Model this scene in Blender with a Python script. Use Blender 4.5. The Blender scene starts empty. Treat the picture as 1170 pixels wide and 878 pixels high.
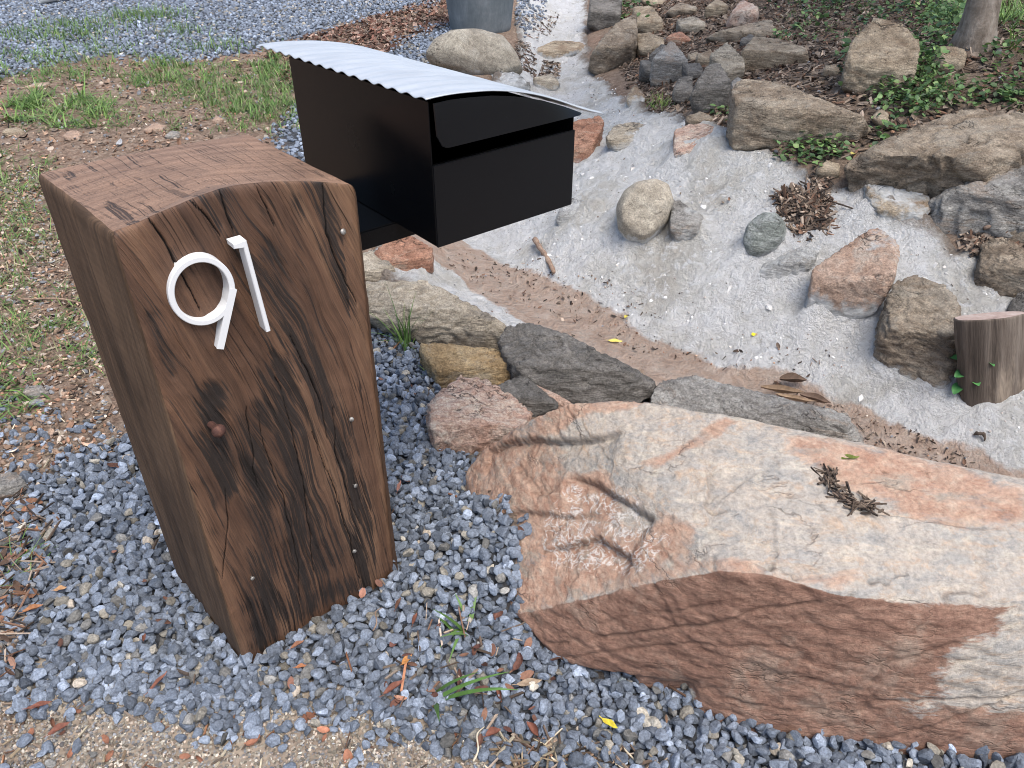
import bpy, bmesh, math, random
import numpy as np
from mathutils import Vector, Matrix
from mathutils.bvhtree import BVHTree
random.seed(7); RNG = np.random.default_rng(7)
scene = bpy.context.scene
COL = scene.collection
# ------------------------------------------------------------------ camera model
CAM_H, FOC, PITCH = 1.2, 879.0, math.radians(35)
CP, SP = math.cos(PITCH), math.sin(PITCH)
CAM = np.array([0.0, 0.0, CAM_H])
def ray(px, py):
    u = (px - 585) / FOC; v = (439 - py) / FOC
    return np.array([u, CP + v * SP, -SP + v * CP])
def at_z(px, py, z):
    d = ray(px, py); return CAM + d * ((z - CAM_H) / d[2])
def at_plane(px, py, p0, n):
    d = ray(px, py); return CAM + d * (np.dot(np.asarray(p0) - CAM, n) / np.dot(d, n))
# ------------------------------------------------------------------ noise
def _hash(ix, iy, iz):
    h = (ix * 374761393 + iy * 668265263 + iz * 2147483647 + 1013904223) & 0xFFFFFFFF
    h = ((h ^ (h >> 13)) * 1274126177) & 0xFFFFFFFF
    h = ((h ^ (h >> 16)) * 2246822519) & 0xFFFFFFFF
    return ((h ^ (h >> 15)) & 0xFFFFFF) / float(0xFFFFFF)
def vnoise(p):
    p = np.asarray(p, float); i = np.floor(p).astype(np.int64); f = p - i
    f = f * f * f * (f * (f * 6 - 15) + 10)
    r = 0
    for dx in (0, 1):
        wx = f[:, 0] if dx else 1 - f[:, 0]
        for dy in (0, 1):
            wy = f[:, 1] if dy else 1 - f[:, 1]
            for dz in (0, 1):
                wz = f[:, 2] if dz else 1 - f[:, 2]
                r = r + wx * wy * wz * _hash(i[:, 0] + dx, i[:, 1] + dy, i[:, 2] + dz)
    return r * 2 - 1
def fbm(p, scale=1.0, octs=4, gain=0.5, seed=0.0):
    p = np.asarray(p, float) * scale + seed * 17.31; a = 1.0; s = 0; t = 0
    for _ in range(octs):
        s = s + a * vnoise(p); t += a; a *= gain; p = p * 2.03 + 5.7
    return s / t
def sstep(a, b, x):
    t = np.clip((x - a) / (b - a), 0, 1); return t * t * (3 - 2 * t)
def xyz(x, y, z=0.0):
    x = np.asarray(x, float).ravel(); y = np.asarray(y, float).ravel()
    return np.stack([x, y, np.full_like(x, 0.0) + z], 1)
# ------------------------------------------------------------------ terrain height
CH = np.array([(1.2, 20), (.75, 12), (.5, 8), (.17, 4.6), (-.12, 3.2), (-.1, 2.5), (.3, 2.03), (.75, 1.68), (1.25, 1.33), (2.2, .75), (4.2, -.4), (12, -4)], float)
def chan_dist(x, y):
    p = np.stack([np.ravel(x), np.ravel(y)], 1).astype(float)
    best = np.full(len(p), 1e9); sgn = np.ones(len(p))
    for a, b in zip(CH[:-1], CH[1:]):
        ab = b - a; t = np.clip(((p - a) @ ab) / (ab @ ab), 0, 1)
        q = a + t[:, None] * ab; d = np.linalg.norm(p - q, axis=1)
        s = ab[0] * (p[:, 1] - a[1]) - ab[1] * (p[:, 0] - a[0])
        m = d < best - 1e-9
        best = np.where(m, d, best); sgn = np.where(m, np.where(s > 0, 1, -1), sgn)
    return best * sgn
def height(x, y):
    x = np.ravel(np.asarray(x, float)); y = np.ravel(np.asarray(y, float))
    d = chan_dist(x, y)
    left = -0.12 + 0.12 * sstep(0.02, 0.34, -d)
    dd = np.maximum(d - .10, 0)
    k = 1 - .35 * sstep(3.2, 5.0, y)
    right = -0.12 + k * (np.minimum(dd, .80) * .50 + np.clip(dd - .80, 0, 1.3) * .26 + np.clip(dd - 2.1, 0, 8) * .05)
    z = np.where(d < 0, left, right)
    P = xyz(x, y)
    near = np.exp(-((x - .02) ** 2 + (y - 1.09) ** 2) / (2 * .115 ** 2))
    z = z + .12 * near
    z = z + .02 * fbm(P, .9, 3, seed=1) * sstep(.9, 2.0, np.hypot(x, y)) + .006 * fbm(P, 6, 3, seed=2)
    return z
def hit(px, py, lift=0.0):
    d = ray(px, py); t = np.concatenate([np.arange(.4, 4, .004), np.arange(4, 16, .02)])
    P = CAM + d * t[:, None]
    g = P[:, 2] - height(P[:, 0], P[:, 1]) - lift
    i = np.argmax(g < 0)
    if g[i] >= 0: i = len(t) - 1
    f = g[i - 1] / (g[i - 1] - g[i] + 1e-12) if i > 0 else 0
    return P[i - 1] + (P[i] - P[i - 1]) * np.clip(f, 0, 1)
def wpoly(px): return np.array([hit(*p)[:2] for p in px])
def poly_sd(x, y, poly):
    """signed distance to polygon, positive inside"""
    p = np.stack([np.ravel(x), np.ravel(y)], 1); n = len(poly)
    best = np.full(len(p), 1e9); ins = np.zeros(len(p), bool)
    for i in range(n):
        a = poly[i]; b = poly[(i + 1) % n]; ab = b - a
        t = np.clip(((p - a) @ ab) / max(ab @ ab, 1e-12), 0, 1)
        best = np.minimum(best, np.linalg.norm(p - a - t[:, None] * ab, axis=1))
        c = (a[1] > p[:, 1]) != (b[1] > p[:, 1])
        xi = (b[0] - a[0]) * (p[:, 1] - a[1]) / (b[1] - a[1] + 1e-15) + a[0]
        ins ^= c & (p[:, 0] < xi)
    return np.where(ins, best, -best)
def line_d(p, line):
    """distance to open polyline and side sign, 2D"""
    best = np.full(len(p), 1e9); sg = np.ones(len(p)); tt = np.zeros(len(p))
    for k, (a, b) in enumerate(zip(line[:-1], line[1:])):
        ab = b - a; t = np.clip(((p - a) @ ab) / max(ab @ ab, 1e-12), 0, 1)
        d = np.linalg.norm(p - a - t[:, None] * ab, axis=1)
        s = ab[0] * (p[:, 1] - a[1]) - ab[1] * (p[:, 0] - a[0])
        m = d < best; best = np.where(m, d, best); sg = np.where(m, np.sign(s), sg); tt = np.where(m, (k + t) / (len(line) - 1), tt)
    return best, sg, tt
# ------------------------------------------------------------------ mesh helpers
def link(o, parent=None):
    COL.objects.link(o)
    if parent is not None: o.parent = parent
    return o
def np_mesh(name, V, F, mats=(), smooth=True, attrs=None, parent=None, loc=None, mat_idx=None):
    V = np.ascontiguousarray(V, np.float32); F = np.ascontiguousarray(F, np.int32)
    me = bpy.data.meshes.new(name)
    me.vertices.add(len(V)); me.vertices.foreach_set('co', V.ravel())
    k = F.shape[1]
    me.loops.add(F.size); me.loops.foreach_set('vertex_index', F.ravel())
    me.polygons.add(len(F)); me.polygons.foreach_set('loop_start', np.arange(0, F.size, k, dtype=np.int32))
    me.polygons.foreach_set('loop_total', np.full(len(F), k, np.int32))
    if mat_idx is not None: me.polygons.foreach_set('material_index', np.ascontiguousarray(mat_idx, np.int32))
    me.update(calc_edges=True)
    me.polygons.foreach_set('use_smooth', np.full(len(F), smooth, bool))
    set_attrs(me, attrs)
    for m in (mats if isinstance(mats, (list, tuple)) else [mats]): me.materials.append(m)
    o = bpy.data.objects.new(name, me)
    if loc is not None: o.location = loc
    return link(o, parent)
def set_attrs(me, attrs):
    for k, a in (attrs or {}).items():
        a = np.asarray(a, np.float32)
        if a.ndim == 1:
            t = me.attributes.new(k, 'FLOAT', 'POINT'); t.data.foreach_set('value', np.ascontiguousarray(a))
        elif a.shape[1] == 3 and k.startswith('v_'):
            t = me.attributes.new(k, 'FLOAT_VECTOR', 'POINT'); t.data.foreach_set('vector', np.ascontiguousarray(a).ravel())
        else:
            if a.shape[1] == 3: a = np.concatenate([a, np.ones((len(a), 1), np.float32)], 1)
            t = me.attributes.new(k, 'FLOAT_COLOR', 'POINT'); t.data.foreach_set('color', np.ascontiguousarray(a).ravel())
def bm_obj(name, bm, mat, parent=None, smooth=False, loc=None):
    bmesh.ops.recalc_face_normals(bm, faces=bm.faces[:])
    me = bpy.data.meshes.new(name); bm.to_mesh(me); bm.free()
    for p in me.polygons: p.use_smooth = smooth
    for m in (mat if isinstance(mat, (list, tuple)) else [mat]): me.materials.append(m)
    o = bpy.data.objects.new(name, me)
    if loc is not None: o.location = loc
    return link(o, parent)
def tag(o, label=None, cat=None, group=None, kind=None):
    if label: o['label'] = label
    if cat: o['category'] = cat
    if group: o['group'] = group
    if kind: o['kind'] = kind
    return o
def co_of(me):
    a = np.empty(len(me.vertices) * 3, np.float32); me.vertices.foreach_get('co', a); return a.reshape(-1, 3).astype(float)
def no_of(me):
    a = np.empty(len(me.vertices) * 3, np.float32); me.vertex_normals.foreach_get('vector', a); return a.reshape(-1, 3).astype(float)
def set_co(me, V):
    me.vertices.foreach_set('co', np.ascontiguousarray(V, np.float32).ravel()); me.update()
# ------------------------------------------------------------------ node helpers
class NT:
    def __init__(s, name):
        s.m = bpy.data.materials.new(name); s.m.use_nodes = True
        s.t = s.m.node_tree; s.b = s.t.nodes['Principled BSDF']
    def node(s, typ, **kw):
        n = s.t.nodes.new(typ)
        for k, v in kw.items(): setattr(n, k, v)
        return n
    def put(s, sock, v):
        if isinstance(v, bpy.types.NodeSocket): s.t.links.new(v, sock)
        elif isinstance(v, (tuple, list)) and len(v) == 3 and sock.type == 'RGBA': sock.default_value = (*v, 1)
        else: sock.default_value = v
    def obj(s): return s.node('ShaderNodeTexCoord').outputs['Object']
    def attr(s, name, out='Fac'): return s.node('ShaderNodeAttribute', attribute_name=name).outputs[out]
    def mapping(s, vec, scale=(1, 1, 1), rot=(0, 0, 0), loc=(0, 0, 0)):
        n = s.node('ShaderNodeMapping'); s.put(n.inputs['Vector'], vec)
        n.inputs['Scale'].default_value = scale; n.inputs['Rotation'].default_value = rot; n.inputs['Location'].default_value = loc
        return n.outputs[0]
    def noise(s, vec, scale, detail=6, rough=.6, dist=0, out='Fac'):
        n = s.node('ShaderNodeTexNoise'); s.put(n.inputs['Vector'], vec)
        n.inputs['Scale'].default_value = scale; n.inputs['Detail'].default_value = detail
        n.inputs['Roughness'].default_value = rough; n.inputs['Distortion'].default_value = dist
        return n.outputs[out]
    def vor(s, vec, scale, feature='F1', out='Distance', rand=1):
        n = s.node('ShaderNodeTexVoronoi', feature=feature); s.put(n.inputs['Vector'], vec)
        n.inputs['Scale'].default_value = scale; n.inputs['Randomness'].default_value = rand
        return n.outputs[out]
    def ramp(s, fac, stops, interp='LINEAR'):
        n = s.node('ShaderNodeValToRGB'); s.put(n.inputs[0], fac); cr = n.color_ramp; cr.interpolation = interp
        while len(cr.elements) < len(stops): cr.elements.new(.5)
        for e, (p, c) in zip(cr.elements, stops):
            e.position = p; e.color = (c, c, c, 1) if not isinstance(c, (tuple, list)) else (*c, 1)
        return n.outputs[0]
    def mix(s, fac, a, b, mode='MIX'):
        n = s.node('ShaderNodeMix', data_type='RGBA', blend_type=mode); n.clamp_factor = True
        s.put(n.inputs[0], fac); s.put(n.inputs[6], a); s.put(n.inputs[7], b); return n.outputs[2]
    def math(s, op, a, b=0.0, clamp=False):
        n = s.node('ShaderNodeMath', operation=op, use_clamp=clamp); s.put(n.inputs[0], a); s.put(n.inputs[1], b); return n.outputs[0]
    def hsv(s, col, h=.5, sat=1.0, val=1.0):
        n = s.node('ShaderNodeHueSaturation'); s.put(n.inputs['Color'], col); s.put(n.inputs['Hue'], h); s.put(n.inputs['Saturation'], sat); s.put(n.inputs['Value'], val)
        return n.outputs[0]
    def bump(s, h, strength=.5, dist=.01, normal=None):
        n = s.node('ShaderNodeBump'); s.put(n.inputs['Height'], h); n.inputs['Strength'].default_value = strength; n.inputs['Distance'].default_value = dist
        if normal is not None: s.put(n.inputs['Normal'], normal)
        return n.outputs[0]
    def done(s, color=None, rough=None, normal=None, metal=None, spec=None):
        if color is not None: s.put(s.b.inputs['Base Color'], color)
        if rough is not None: s.put(s.b.inputs['Roughness'], rough)
        if normal is not None: s.put(s.b.inputs['Normal'], normal)
        if metal is not None: s.b.inputs['Metallic'].default_value = metal
        if spec is not None: s.b.inputs['Specular IOR Level'].default_value = spec
        return s.m
# ------------------------------------------------------------------ scatter
def rot_batch(yaw, pitch, roll):
    cy, sy, cp, sp, cr, sr = np.cos(yaw), np.sin(yaw), np.cos(pitch), np.sin(pitch), np.cos(roll), np.sin(roll)
    o, i = np.zeros_like(cy), np.ones_like(cy)
    Rz = np.stack([cy, -sy, o, sy, cy, o, o, o, i], 1).reshape(-1, 3, 3)
    Ry = np.stack([cp, o, sp, o, i, o, -sp, o, cp], 1).reshape(-1, 3, 3)
    Rx = np.stack([i, o, o, o, cr, -sr, o, sr, cr], 1).reshape(-1, 3, 3)
    return Rz @ Ry @ Rx
def instance(protos, pos, R, scl, col, which):
    Vs, Fs, Cs, off = [], [], [], 0
    for k, (pv, pf) in enumerate(protos):
        m = which == k
        if not m.any(): continue
        v = np.einsum('nij,nkj->nki', R[m], pv[None] * scl[m][:, None, :]) + pos[m][:, None, :]
        n = len(v)
        f = pf[None] + (np.arange(n) * len(pv))[:, None, None] + off
        off += n * len(pv)
        Vs.append(v.reshape(-1, 3)); Fs.append(f.reshape(-1, pf.shape[1])); Cs.append(np.repeat(col[m], len(pv), 0))
    return np.concatenate(Vs), np.concatenate(Fs), np.concatenate(Cs)
def slope_n(x, y, e=.02):
    hx = (height(x + e, y) - height(x - e, y)) / (2 * e); hy = (height(x, y + e) - height(x, y - e)) / (2 * e)
    return hx, hy
def sample_poly(poly, n):
    lo, hi = poly.min(0), poly.max(0); out = []
    tot = 0
    while tot < n:
        p = RNG.uniform(lo, hi, (max(n * 2, 200), 2)); p = p[poly_sd(p[:, 0], p[:, 1], poly) > 0]
        if not len(p): break
        out.append(p); tot += len(p)
    return np.concatenate(out)[:n] if out else np.zeros((0, 2))
def area(poly):
    x, y = poly[:, 0], poly[:, 1]; return abs(np.dot(x, np.roll(y, 1)) - np.dot(y, np.roll(x, 1))) / 2
# ================================================================== materials
def rock_mat(name, stops, scale=6.0, stretch=(1, 1, 2.5), rot=(.3, .5, 0), vein=None, vein_amt=.5, lichen=None, bump=.9, coat=True, rough=.85):
    n = NT(name); o = n.obj()
    v = n.mapping(o, stretch, rot)
    f = n.noise(v, scale, 9, .7, .5)
    c = n.ramp(f, stops)
    f2 = n.noise(v, scale * 6, 8, .75, .3)
    c = n.mix(.85, c, n.ramp(f2, [(.28, (.20, .19, .18)), (.44, (.42, .415, .41)), (.56, (.56, .56, .56)), (.74, (.84, .83, .81))]), 'OVERLAY')
    if vein is not None:
        g = n.noise(n.mapping(o, stretch, rot, (3, 1, 2)), scale * 1.1, 7, .7, .8)
        c = n.mix(n.math('MULTIPLY', n.ramp(g, [(.52, 0.0), (.60, 1.0)]), vein_amt), c, vein)
    g = n.noise(n.mapping(o, (stretch[0], stretch[1], stretch[2] * 1.6), rot, (7, 2, 5)), scale * 1.7, 4, .6, .6)
    gate = n.ramp(n.noise(o, scale * 1.3, 3, .6), [(.48, 0.0), (.6, 1.0)])
    ck = n.math('MULTIPLY', n.ramp(n.math('ABSOLUTE', n.math('SUBTRACT', g, .5)), [(.003, 1.0), (.02, 0.0)]), gate)
    c = n.mix(n.math('MULTIPLY', ck, .75), c, (.03, .024, .02))
    sp = n.noise(o, 190, 3, .7)
    c = n.mix(.65, c, n.ramp(sp, [(.3, (.18, .18, .18)), (.5, (.5, .5, .5)), (.7, (.8, .8, .79))]), 'OVERLAY')
    h1 = n.noise(n.mapping(o, (stretch[0], stretch[1], stretch[2] * 1.6), rot), scale * 4, 9, .74, .3)
    h2 = n.noise(o, 120, 5, .75)
    h = n.math('SUBTRACT', n.math('ADD', h1, n.math('MULTIPLY', h2, .3)), n.math('MULTIPLY', ck, .35))
    if coat:
        cw = n.ramp(n.noise(o, 25, 6, .7), [(.33, (.30, .29, .27)), (.5, (.50, .50, .485)), (.66, (.60, .60, .595))])
        a = n.attr('coat')
        m = n.math('ADD', a, n.math('MULTIPLY', n.math('SUBTRACT', n.noise(o, 16, 7, .72), .5), 1.4))
        c = n.mix(n.ramp(m, [(.40, 0.0), (.66, 1.0)]), c, cw)
    return n.done(c, rough, n.bump(h, bump, .026), spec=.3)

M = {}
M['tan'] = rock_mat('tan_stone', [(.25, (.155, .115, .077)), (.45, (.33, .262, .185)), (.6, (.45, .375, .28)), (.78, (.28, .215, .148))], 5, vein=(.19, .12, .075), vein_amt=.5)
M['brown'] = rock_mat('brown_stone', [(.25, (.105, .077, .053)), (.45, (.25, .195, .142)), (.6, (.38, .315, .24)), (.78, (.215, .16, .112))], 6, vein=(.36, .32, .26), vein_amt=.5)
M['dark'] = rock_mat('dark_grey_stone', [(.25, (.06, .055, .049)), (.45, (.145, .135, .122)), (.6, (.23, .212, .19)), (.78, (.115, .10, .085))], 6, stretch=(1, 1, 3.2), vein=(.27, .25, .23), vein_amt=.4)
M['grey'] = rock_mat('grey_stone', [(.25, (.13, .12, .11)), (.45, (.27, .255, .235)), (.6, (.40, .385, .355)), (.78, (.22, .20, .175))], 6, stretch=(1, 1, 3), vein=(.37, .28, .21), vein_amt=.5)
M['pink'] = rock_mat('pink_quartz_stone', [(.25, (.34, .18, .125)), (.42, (.50, .32, .245)), (.58, (.62, .49, .40)), (.75, (.55, .42, .33))], 7, stretch=(1, 2.2, 1), vein=(.62, .53, .45), vein_amt=.7)
M['rust'] = rock_mat('rust_red_stone', [(.25, (.19, .09, .06)), (.45, (.34, .175, .115)), (.6, (.44, .26, .18)), (.78, (.30, .16, .11))], 6, vein=(.50, .39, .30), vein_amt=.65)
M['salmon'] = rock_mat('salmon_tan_stone', [(.25, (.27, .17, .12)), (.45, (.39, .265, .195)), (.6, (.46, .345, .27)), (.78, (.34, .23, .17))], 5, stretch=(1, 1, 1.3), vein=(.50, .44, .37), vein_amt=.6)
M['yellow'] = rock_mat('ochre_stone', [(.25, (.19, .12, .055)), (.45, (.38, .265, .14)), (.6, (.48, .37, .225)), (.78, (.34, .23, .115))], 6, stretch=(1, 1, 2.5), vein=(.40, .35, .27), vein_amt=.5)
M['cream'] = rock_mat('cream_layered_stone', [(.25, (.17, .14, .105)), (.45, (.37, .315, .24)), (.6, (.49, .43, .345)), (.78, (.27, .225, .17))], 5, stretch=(1, 1, 4), vein=(.2, .18, .155), vein_amt=.6)
M['white'] = rock_mat('lime_coated_stone', [(.25, (.17, .165, .155)), (.45, (.36, .355, .34)), (.6, (.52, .52, .505)), (.78, (.33, .32, .29))], 7, vein=(.17, .15, .12), vein_amt=.6)
M['green'] = rock_mat('greenish_grey_stone', [(.25, (.11, .12, .105)), (.45, (.23, .25, .225)), (.6, (.36, .38, .35)), (.78, (.22, .23, .2))], 7, vein=(.48, .49, .47), vein_amt=.6)
M['river'] = rock_mat('smooth_tan_boulder', [(.25, (.19, .165, .125)), (.45, (.275, .24, .19)), (.6, (.33, .295, .235)), (.78, (.25, .21, .16))], 5, stretch=(1, 1, 1), vein=(.42, .39, .33), vein_amt=.4, bump=.35)

def ground_mat():
    n = NT('dirt_with_litter'); o = n.obj()
    a = n.noise(o, 3, 8, .65); b = n.noise(o, 28, 8, .72); cc = n.noise(n.mapping(o, (1, 1.6, 1), (0, 0, .6)), 90, 5, .7)
    c = n.ramp(b, [(.25, (.075, .052, .038)), (.42, (.18, .125, .092)), (.55, (.27, .20, .15)), (.72, (.38, .31, .25))])
    red = n.ramp(b, [(.3, (.13, .078, .055)), (.5, (.25, .165, .12)), (.7, (.34, .25, .19))])
    c = n.mix(n.ramp(a, [(.50, 0.0), (.64, .9)]), c, red)
    c = n.mix(.7, c, n.ramp(cc, [(.3, (.2, .2, .2)), (.5, (.5, .5, .5)), (.68, (.85, .82, .78))]), 'OVERLAY')
    grv_shade = n.ramp(n.noise(o, 45, 4, .7), [(.3, (.03, .031, .034)), (.5, (.065, .068, .075)), (.7, (.11, .115, .125))])  # bed darker than the stones: shade in the gaps put into the colour
    c = n.mix(n.attr('gravel'), c, grv_shade)
    mul = n.ramp(n.noise(n.mapping(o, (1, 2.2, 1), (0, 0, 1.0)), 50, 6, .75), [(.3, (.06, .043, .032)), (.5, (.19, .14, .105)), (.66, (.33, .26, .205))])
    c = n.mix(n.attr('mulch'), c, mul)
    h = n.math('ADD', n.math('MULTIPLY', b, .6), n.math('MULTIPLY', cc, .5))
    return n.done(c, .95, n.bump(h, .9, .03), spec=.15)
M['ground'] = ground_mat()

def channel_mat():
    n = NT('lime_washed_render'); o = n.obj()
    a = n.noise(o, 3.2, 7, .62, .4); b = n.noise(o, 22, 8, .72, .3); cc = n.noise(o, 110, 5, .75)
    c = n.ramp(a, [(.30, (.55, .51, .45)), (.42, (.70, .68, .635)), (.54, (.81, .80, .785)), (.75, (.79, .78, .76))])
    c = n.mix(n.ramp(b, [(.27, .75), (.41, 0.0)]), c, (.36, .335, .29))
    c = n.mix(n.ramp(cc, [(.27, .8), (.40, 0.0)]), c, (.21, .185, .15))
    c = n.mix(n.ramp(b, [(.52, 0.0), (.62, .85)]), c, (.86, .855, .845))
    # silt lying in the bottom
    s = n.ramp(b, [(.25, (.36, .25, .19)), (.45, (.56, .41, .32)), (.6, (.63, .50, .41)), (.75, (.68, .59, .51))])
    s = n.mix(n.ramp(cc, [(.26, .85), (.38, 0.0)]), s, (.12, .075, .05))
    m = n.math('ADD', n.attr('silt'), n.math('MULTIPLY', n.math('SUBTRACT', n.noise(o, 14, 7, .7), .5), .9))
    c = n.mix(n.ramp(m, [(.40, 0.0), (.60, 1.0)]), c, s)
    # soil creeping over the rim
    m = n.math('ADD', n.attr('rim'), n.math('MULTIPLY', n.math('SUBTRACT', n.noise(o, 11, 7, .7), .5), 1.3))
    c = n.mix(n.ramp(m, [(.55, 0.0), (.85, .9)]), c, n.ramp(b, [(.3, (.10, .07, .05)), (.5, (.24, .18, .135)), (.7, (.37, .31, .25))]))
    rd = n.math('ABSOLUTE', n.math('SUBTRACT', n.noise(o, 13, 7, .68, .3), .5))
    c = n.mix(n.ramp(rd, [(.0, .5), (.018, 0.0)]), c, (.38, .355, .315))
    h = n.math('ADD', n.math('MULTIPLY', b, .9), n.math('MULTIPLY', cc, .5))
    h = n.math('ADD', h, n.math('MULTIPLY', n.math('MINIMUM', rd, .12), 2.2))
    return n.done(c, .9, n.bump(h, 1.0, .045), spec=.2)
M['channel'] = channel_mat()

def pave_mat():
    n = NT('exposed_aggregate_concrete'); o = n.obj()
    ve = n.vor(o, 150, 'F1', 'Distance'); vc = n.vor(o, 150, 'F1', 'Color')
    agg = n.ramp(n.math('MULTIPLY', vc, 1.0), [(.1, (.085, .075, .064)), (.35, (.19, .165, .135)), (.55, (.28, .245, .20)), (.7, (.12, .115, .11)), (.85, (.37, .34, .29))])
    b = n.noise(o, 14, 7, .7)
    base = n.ramp(b, [(.3, (.155, .12, .09)), (.6, (.29, .235, .18))])
    c = n.mix(n.ramp(ve, [(.38, 1.0), (.55, 0.0)]), base, agg)
    c = n.mix(n.ramp(n.noise(o, 5, 6, .7), [(.5, 0.0), (.65, .6)]), c, (.17, .125, .095))
    h = n.math('SUBTRACT', n.math('MULTIPLY', b, .3), ve)
    return n.done(c, .9, n.bump(h, .35, .006), spec=.2)
M['pave'] = pave_mat()

def tint_mat(name, rough=.85, speck=140, amt=.6, bump=.4, spec=.25, trans=0.0, sat=1.0):
    n = NT(name); o = n.obj(); c = n.attr('Col', 'Color')
    s = n.noise(o, speck, 4, .7)
    c = n.mix(amt, c, n.ramp(s, [(.3, (.22, .22, .22)), (.5, (.5, .5, .5)), (.7, (.8, .8, .8))]), 'OVERLAY')
    if trans:
        n.b.inputs['Subsurface Weight'].default_value = 0
        tr = n.node('ShaderNodeBsdfTranslucent'); n.put(tr.inputs[0], c)
        mx = n.node('ShaderNodeMixShader'); mx.inputs[0].default_value = trans
        n.t.links.new(n.b.outputs[0], mx.inputs[1]); n.t.links.new(tr.outputs[0], mx.inputs[2])
        n.t.links.new(mx.outputs[0], n.t.nodes['Material Output'].inputs[0])
    return n.done(c, rough, n.bump(s, bump, .003) if bump else None, spec=spec)
M['gravel'] = tint_mat('crushed_blue_metal', .82, 230, .8, .5)
M['litter'] = tint_mat('dry_litter', .85, 120, .5, .3)
M['leafgreen'] = tint_mat('green_leaf', .5, 60, .3, 0, .4, .25)
M['dryleaf'] = tint_mat('dry_leaf', .7, 90, .5, .3, .3, .15)

# ================================================================== ground, pavement, channel
def nonuni(segs):
    out = []
    for a, b, st in segs: out += list(np.arange(a, b, st))
    out.append(segs[-1][1]); return np.array(out)
GRAVEL_NEAR = wpoly([(-90, 640), (20, 560), (100, 520), (150, 505), (290, 430), (428, 352), (470, 378), (490, 400), (500, 430), (490, 470), (515, 505), (540, 530), (590, 590), (612, 640), (606, 700), (650, 740), (800, 790), (950, 810), (1300, 800), (1400, 1000), (660, 1010), (600, 870), (560, 868), (500, 850), (390, 822), (340, 812), (250, 850), (180, 818), (100, 802), (-90, 826)])
GRAVEL_FAR = wpoly([(-200, -60), (520, -60), (500, 5), (420, 18), (350, 40), (290, 58), (210, 72), (130, 62), (60, 72), (0, 88), (-200, 110)])
GRAVEL_POT = wpoly([(440, 62), (500, 28), (520, 25), (520, 60), (490, 72), (450, 75)])
GRAVEL_MID = wpoly([(308, 150), (345, 110), (420, 110), (420, 200), (345, 200)])
PAVE = wpoly([(-90, 752), (120, 738), (280, 772), (390, 775), (520, 802), (600, 868), (650, 1010)])
WHITE = np.concatenate([wpoly([(590, -60), (672, -60), (675, 80), (700, 100), (735, 122), (800, 130), (850, 160), (890, 175), (940, 205), (985, 205), (1060, 255), (1120, 285), (1180, 340), (1400, 420)]), [[4.4, .6], [4.1, -.7], [2.15, .5]], wpoly([(1170, 650), (980, 540), (750, 465), (585, 400), (470, 350), (428, 320), (420, 285), (440, 230), (470, 160), (545, 110), (588, 60)])])
SILT = np.concatenate([wpoly([(440, 262), (520, 268), (600, 308), (680, 348), (740, 385), (800, 408), (900, 432), (1000, 482), (1170, 542)]), [[2.25, .88], [4.3, -.3], [4.1, -.7], [2.15, .5]], wpoly([(1170, 660), (980, 540), (750, 465), (600, 372), (560, 345), (520, 312), (480, 290)])])
MULCH = wpoly([(672, -40), (740, -60), (1300, -60), (1300, 330), (1180, 330), (1120, 280), (1060, 248), (985, 200), (940, 200), (890, 170), (830, 150), (760, 110), (705, 90)])
MPILE = wpoly([(885, 228), (915, 215), (940, 228), (948, 262), (915, 285), (895, 275)])

gx = nonuni([(-90, -30, 12), (-30, -8, 3), (-8, -2.2, .25), (-2.2, 3.2, .02), (3.2, 9, .25), (9, 30, 3), (30, 90, 12)])
gy = nonuni([(-40, -8, 4), (-8, .2, .3), (.2, 3.4, .02), (3.4, 8, .05), (8, 14, .3), (14, 40, 3), (40, 110, 10)])
X, Y = np.meshgrid(gx, gy); x, y = X.ravel(), Y.ravel()
z = height(x, y)
fine = (x > -2.3) & (x < 3.3) & (y > .2) & (y < 8)
z = z + np.where(fine, .007 * fbm(xyz(x, y), 22, 3, seed=4), 0)
inw = poly_sd(x, y, WHITE)
z = z - .03 * sstep(-.01, .05, inw)
inp = poly_sd(x, y, PAVE); z = z - .03 * sstep(-.02, .02, inp)
nx, ny = len(gx), len(gy)
idx = np.arange(nx * ny).reshape(ny, nx)
F = np.stack([idx[:-1, :-1], idx[:-1, 1:], idx[1:, 1:], idx[1:, :-1]], -1).reshape(-1, 4)
gr = np.maximum.reduce([sstep(-.03, .05, poly_sd(x, y, p) + .03 * fbm(xyz(x, y), 12, 3, seed=9)) for p in (GRAVEL_NEAR, GRAVEL_FAR, GRAVEL_POT, GRAVEL_MID)])
mu = sstep(-.1, .1, poly_sd(x, y, MULCH) + .1 * fbm(xyz(x, y), 5, 3, seed=5))
tag(np_mesh('ground', np.stack([x, y, z], 1), F, M['ground'], True, {'gravel': gr, 'mulch': mu}), kind='structure')

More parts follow.
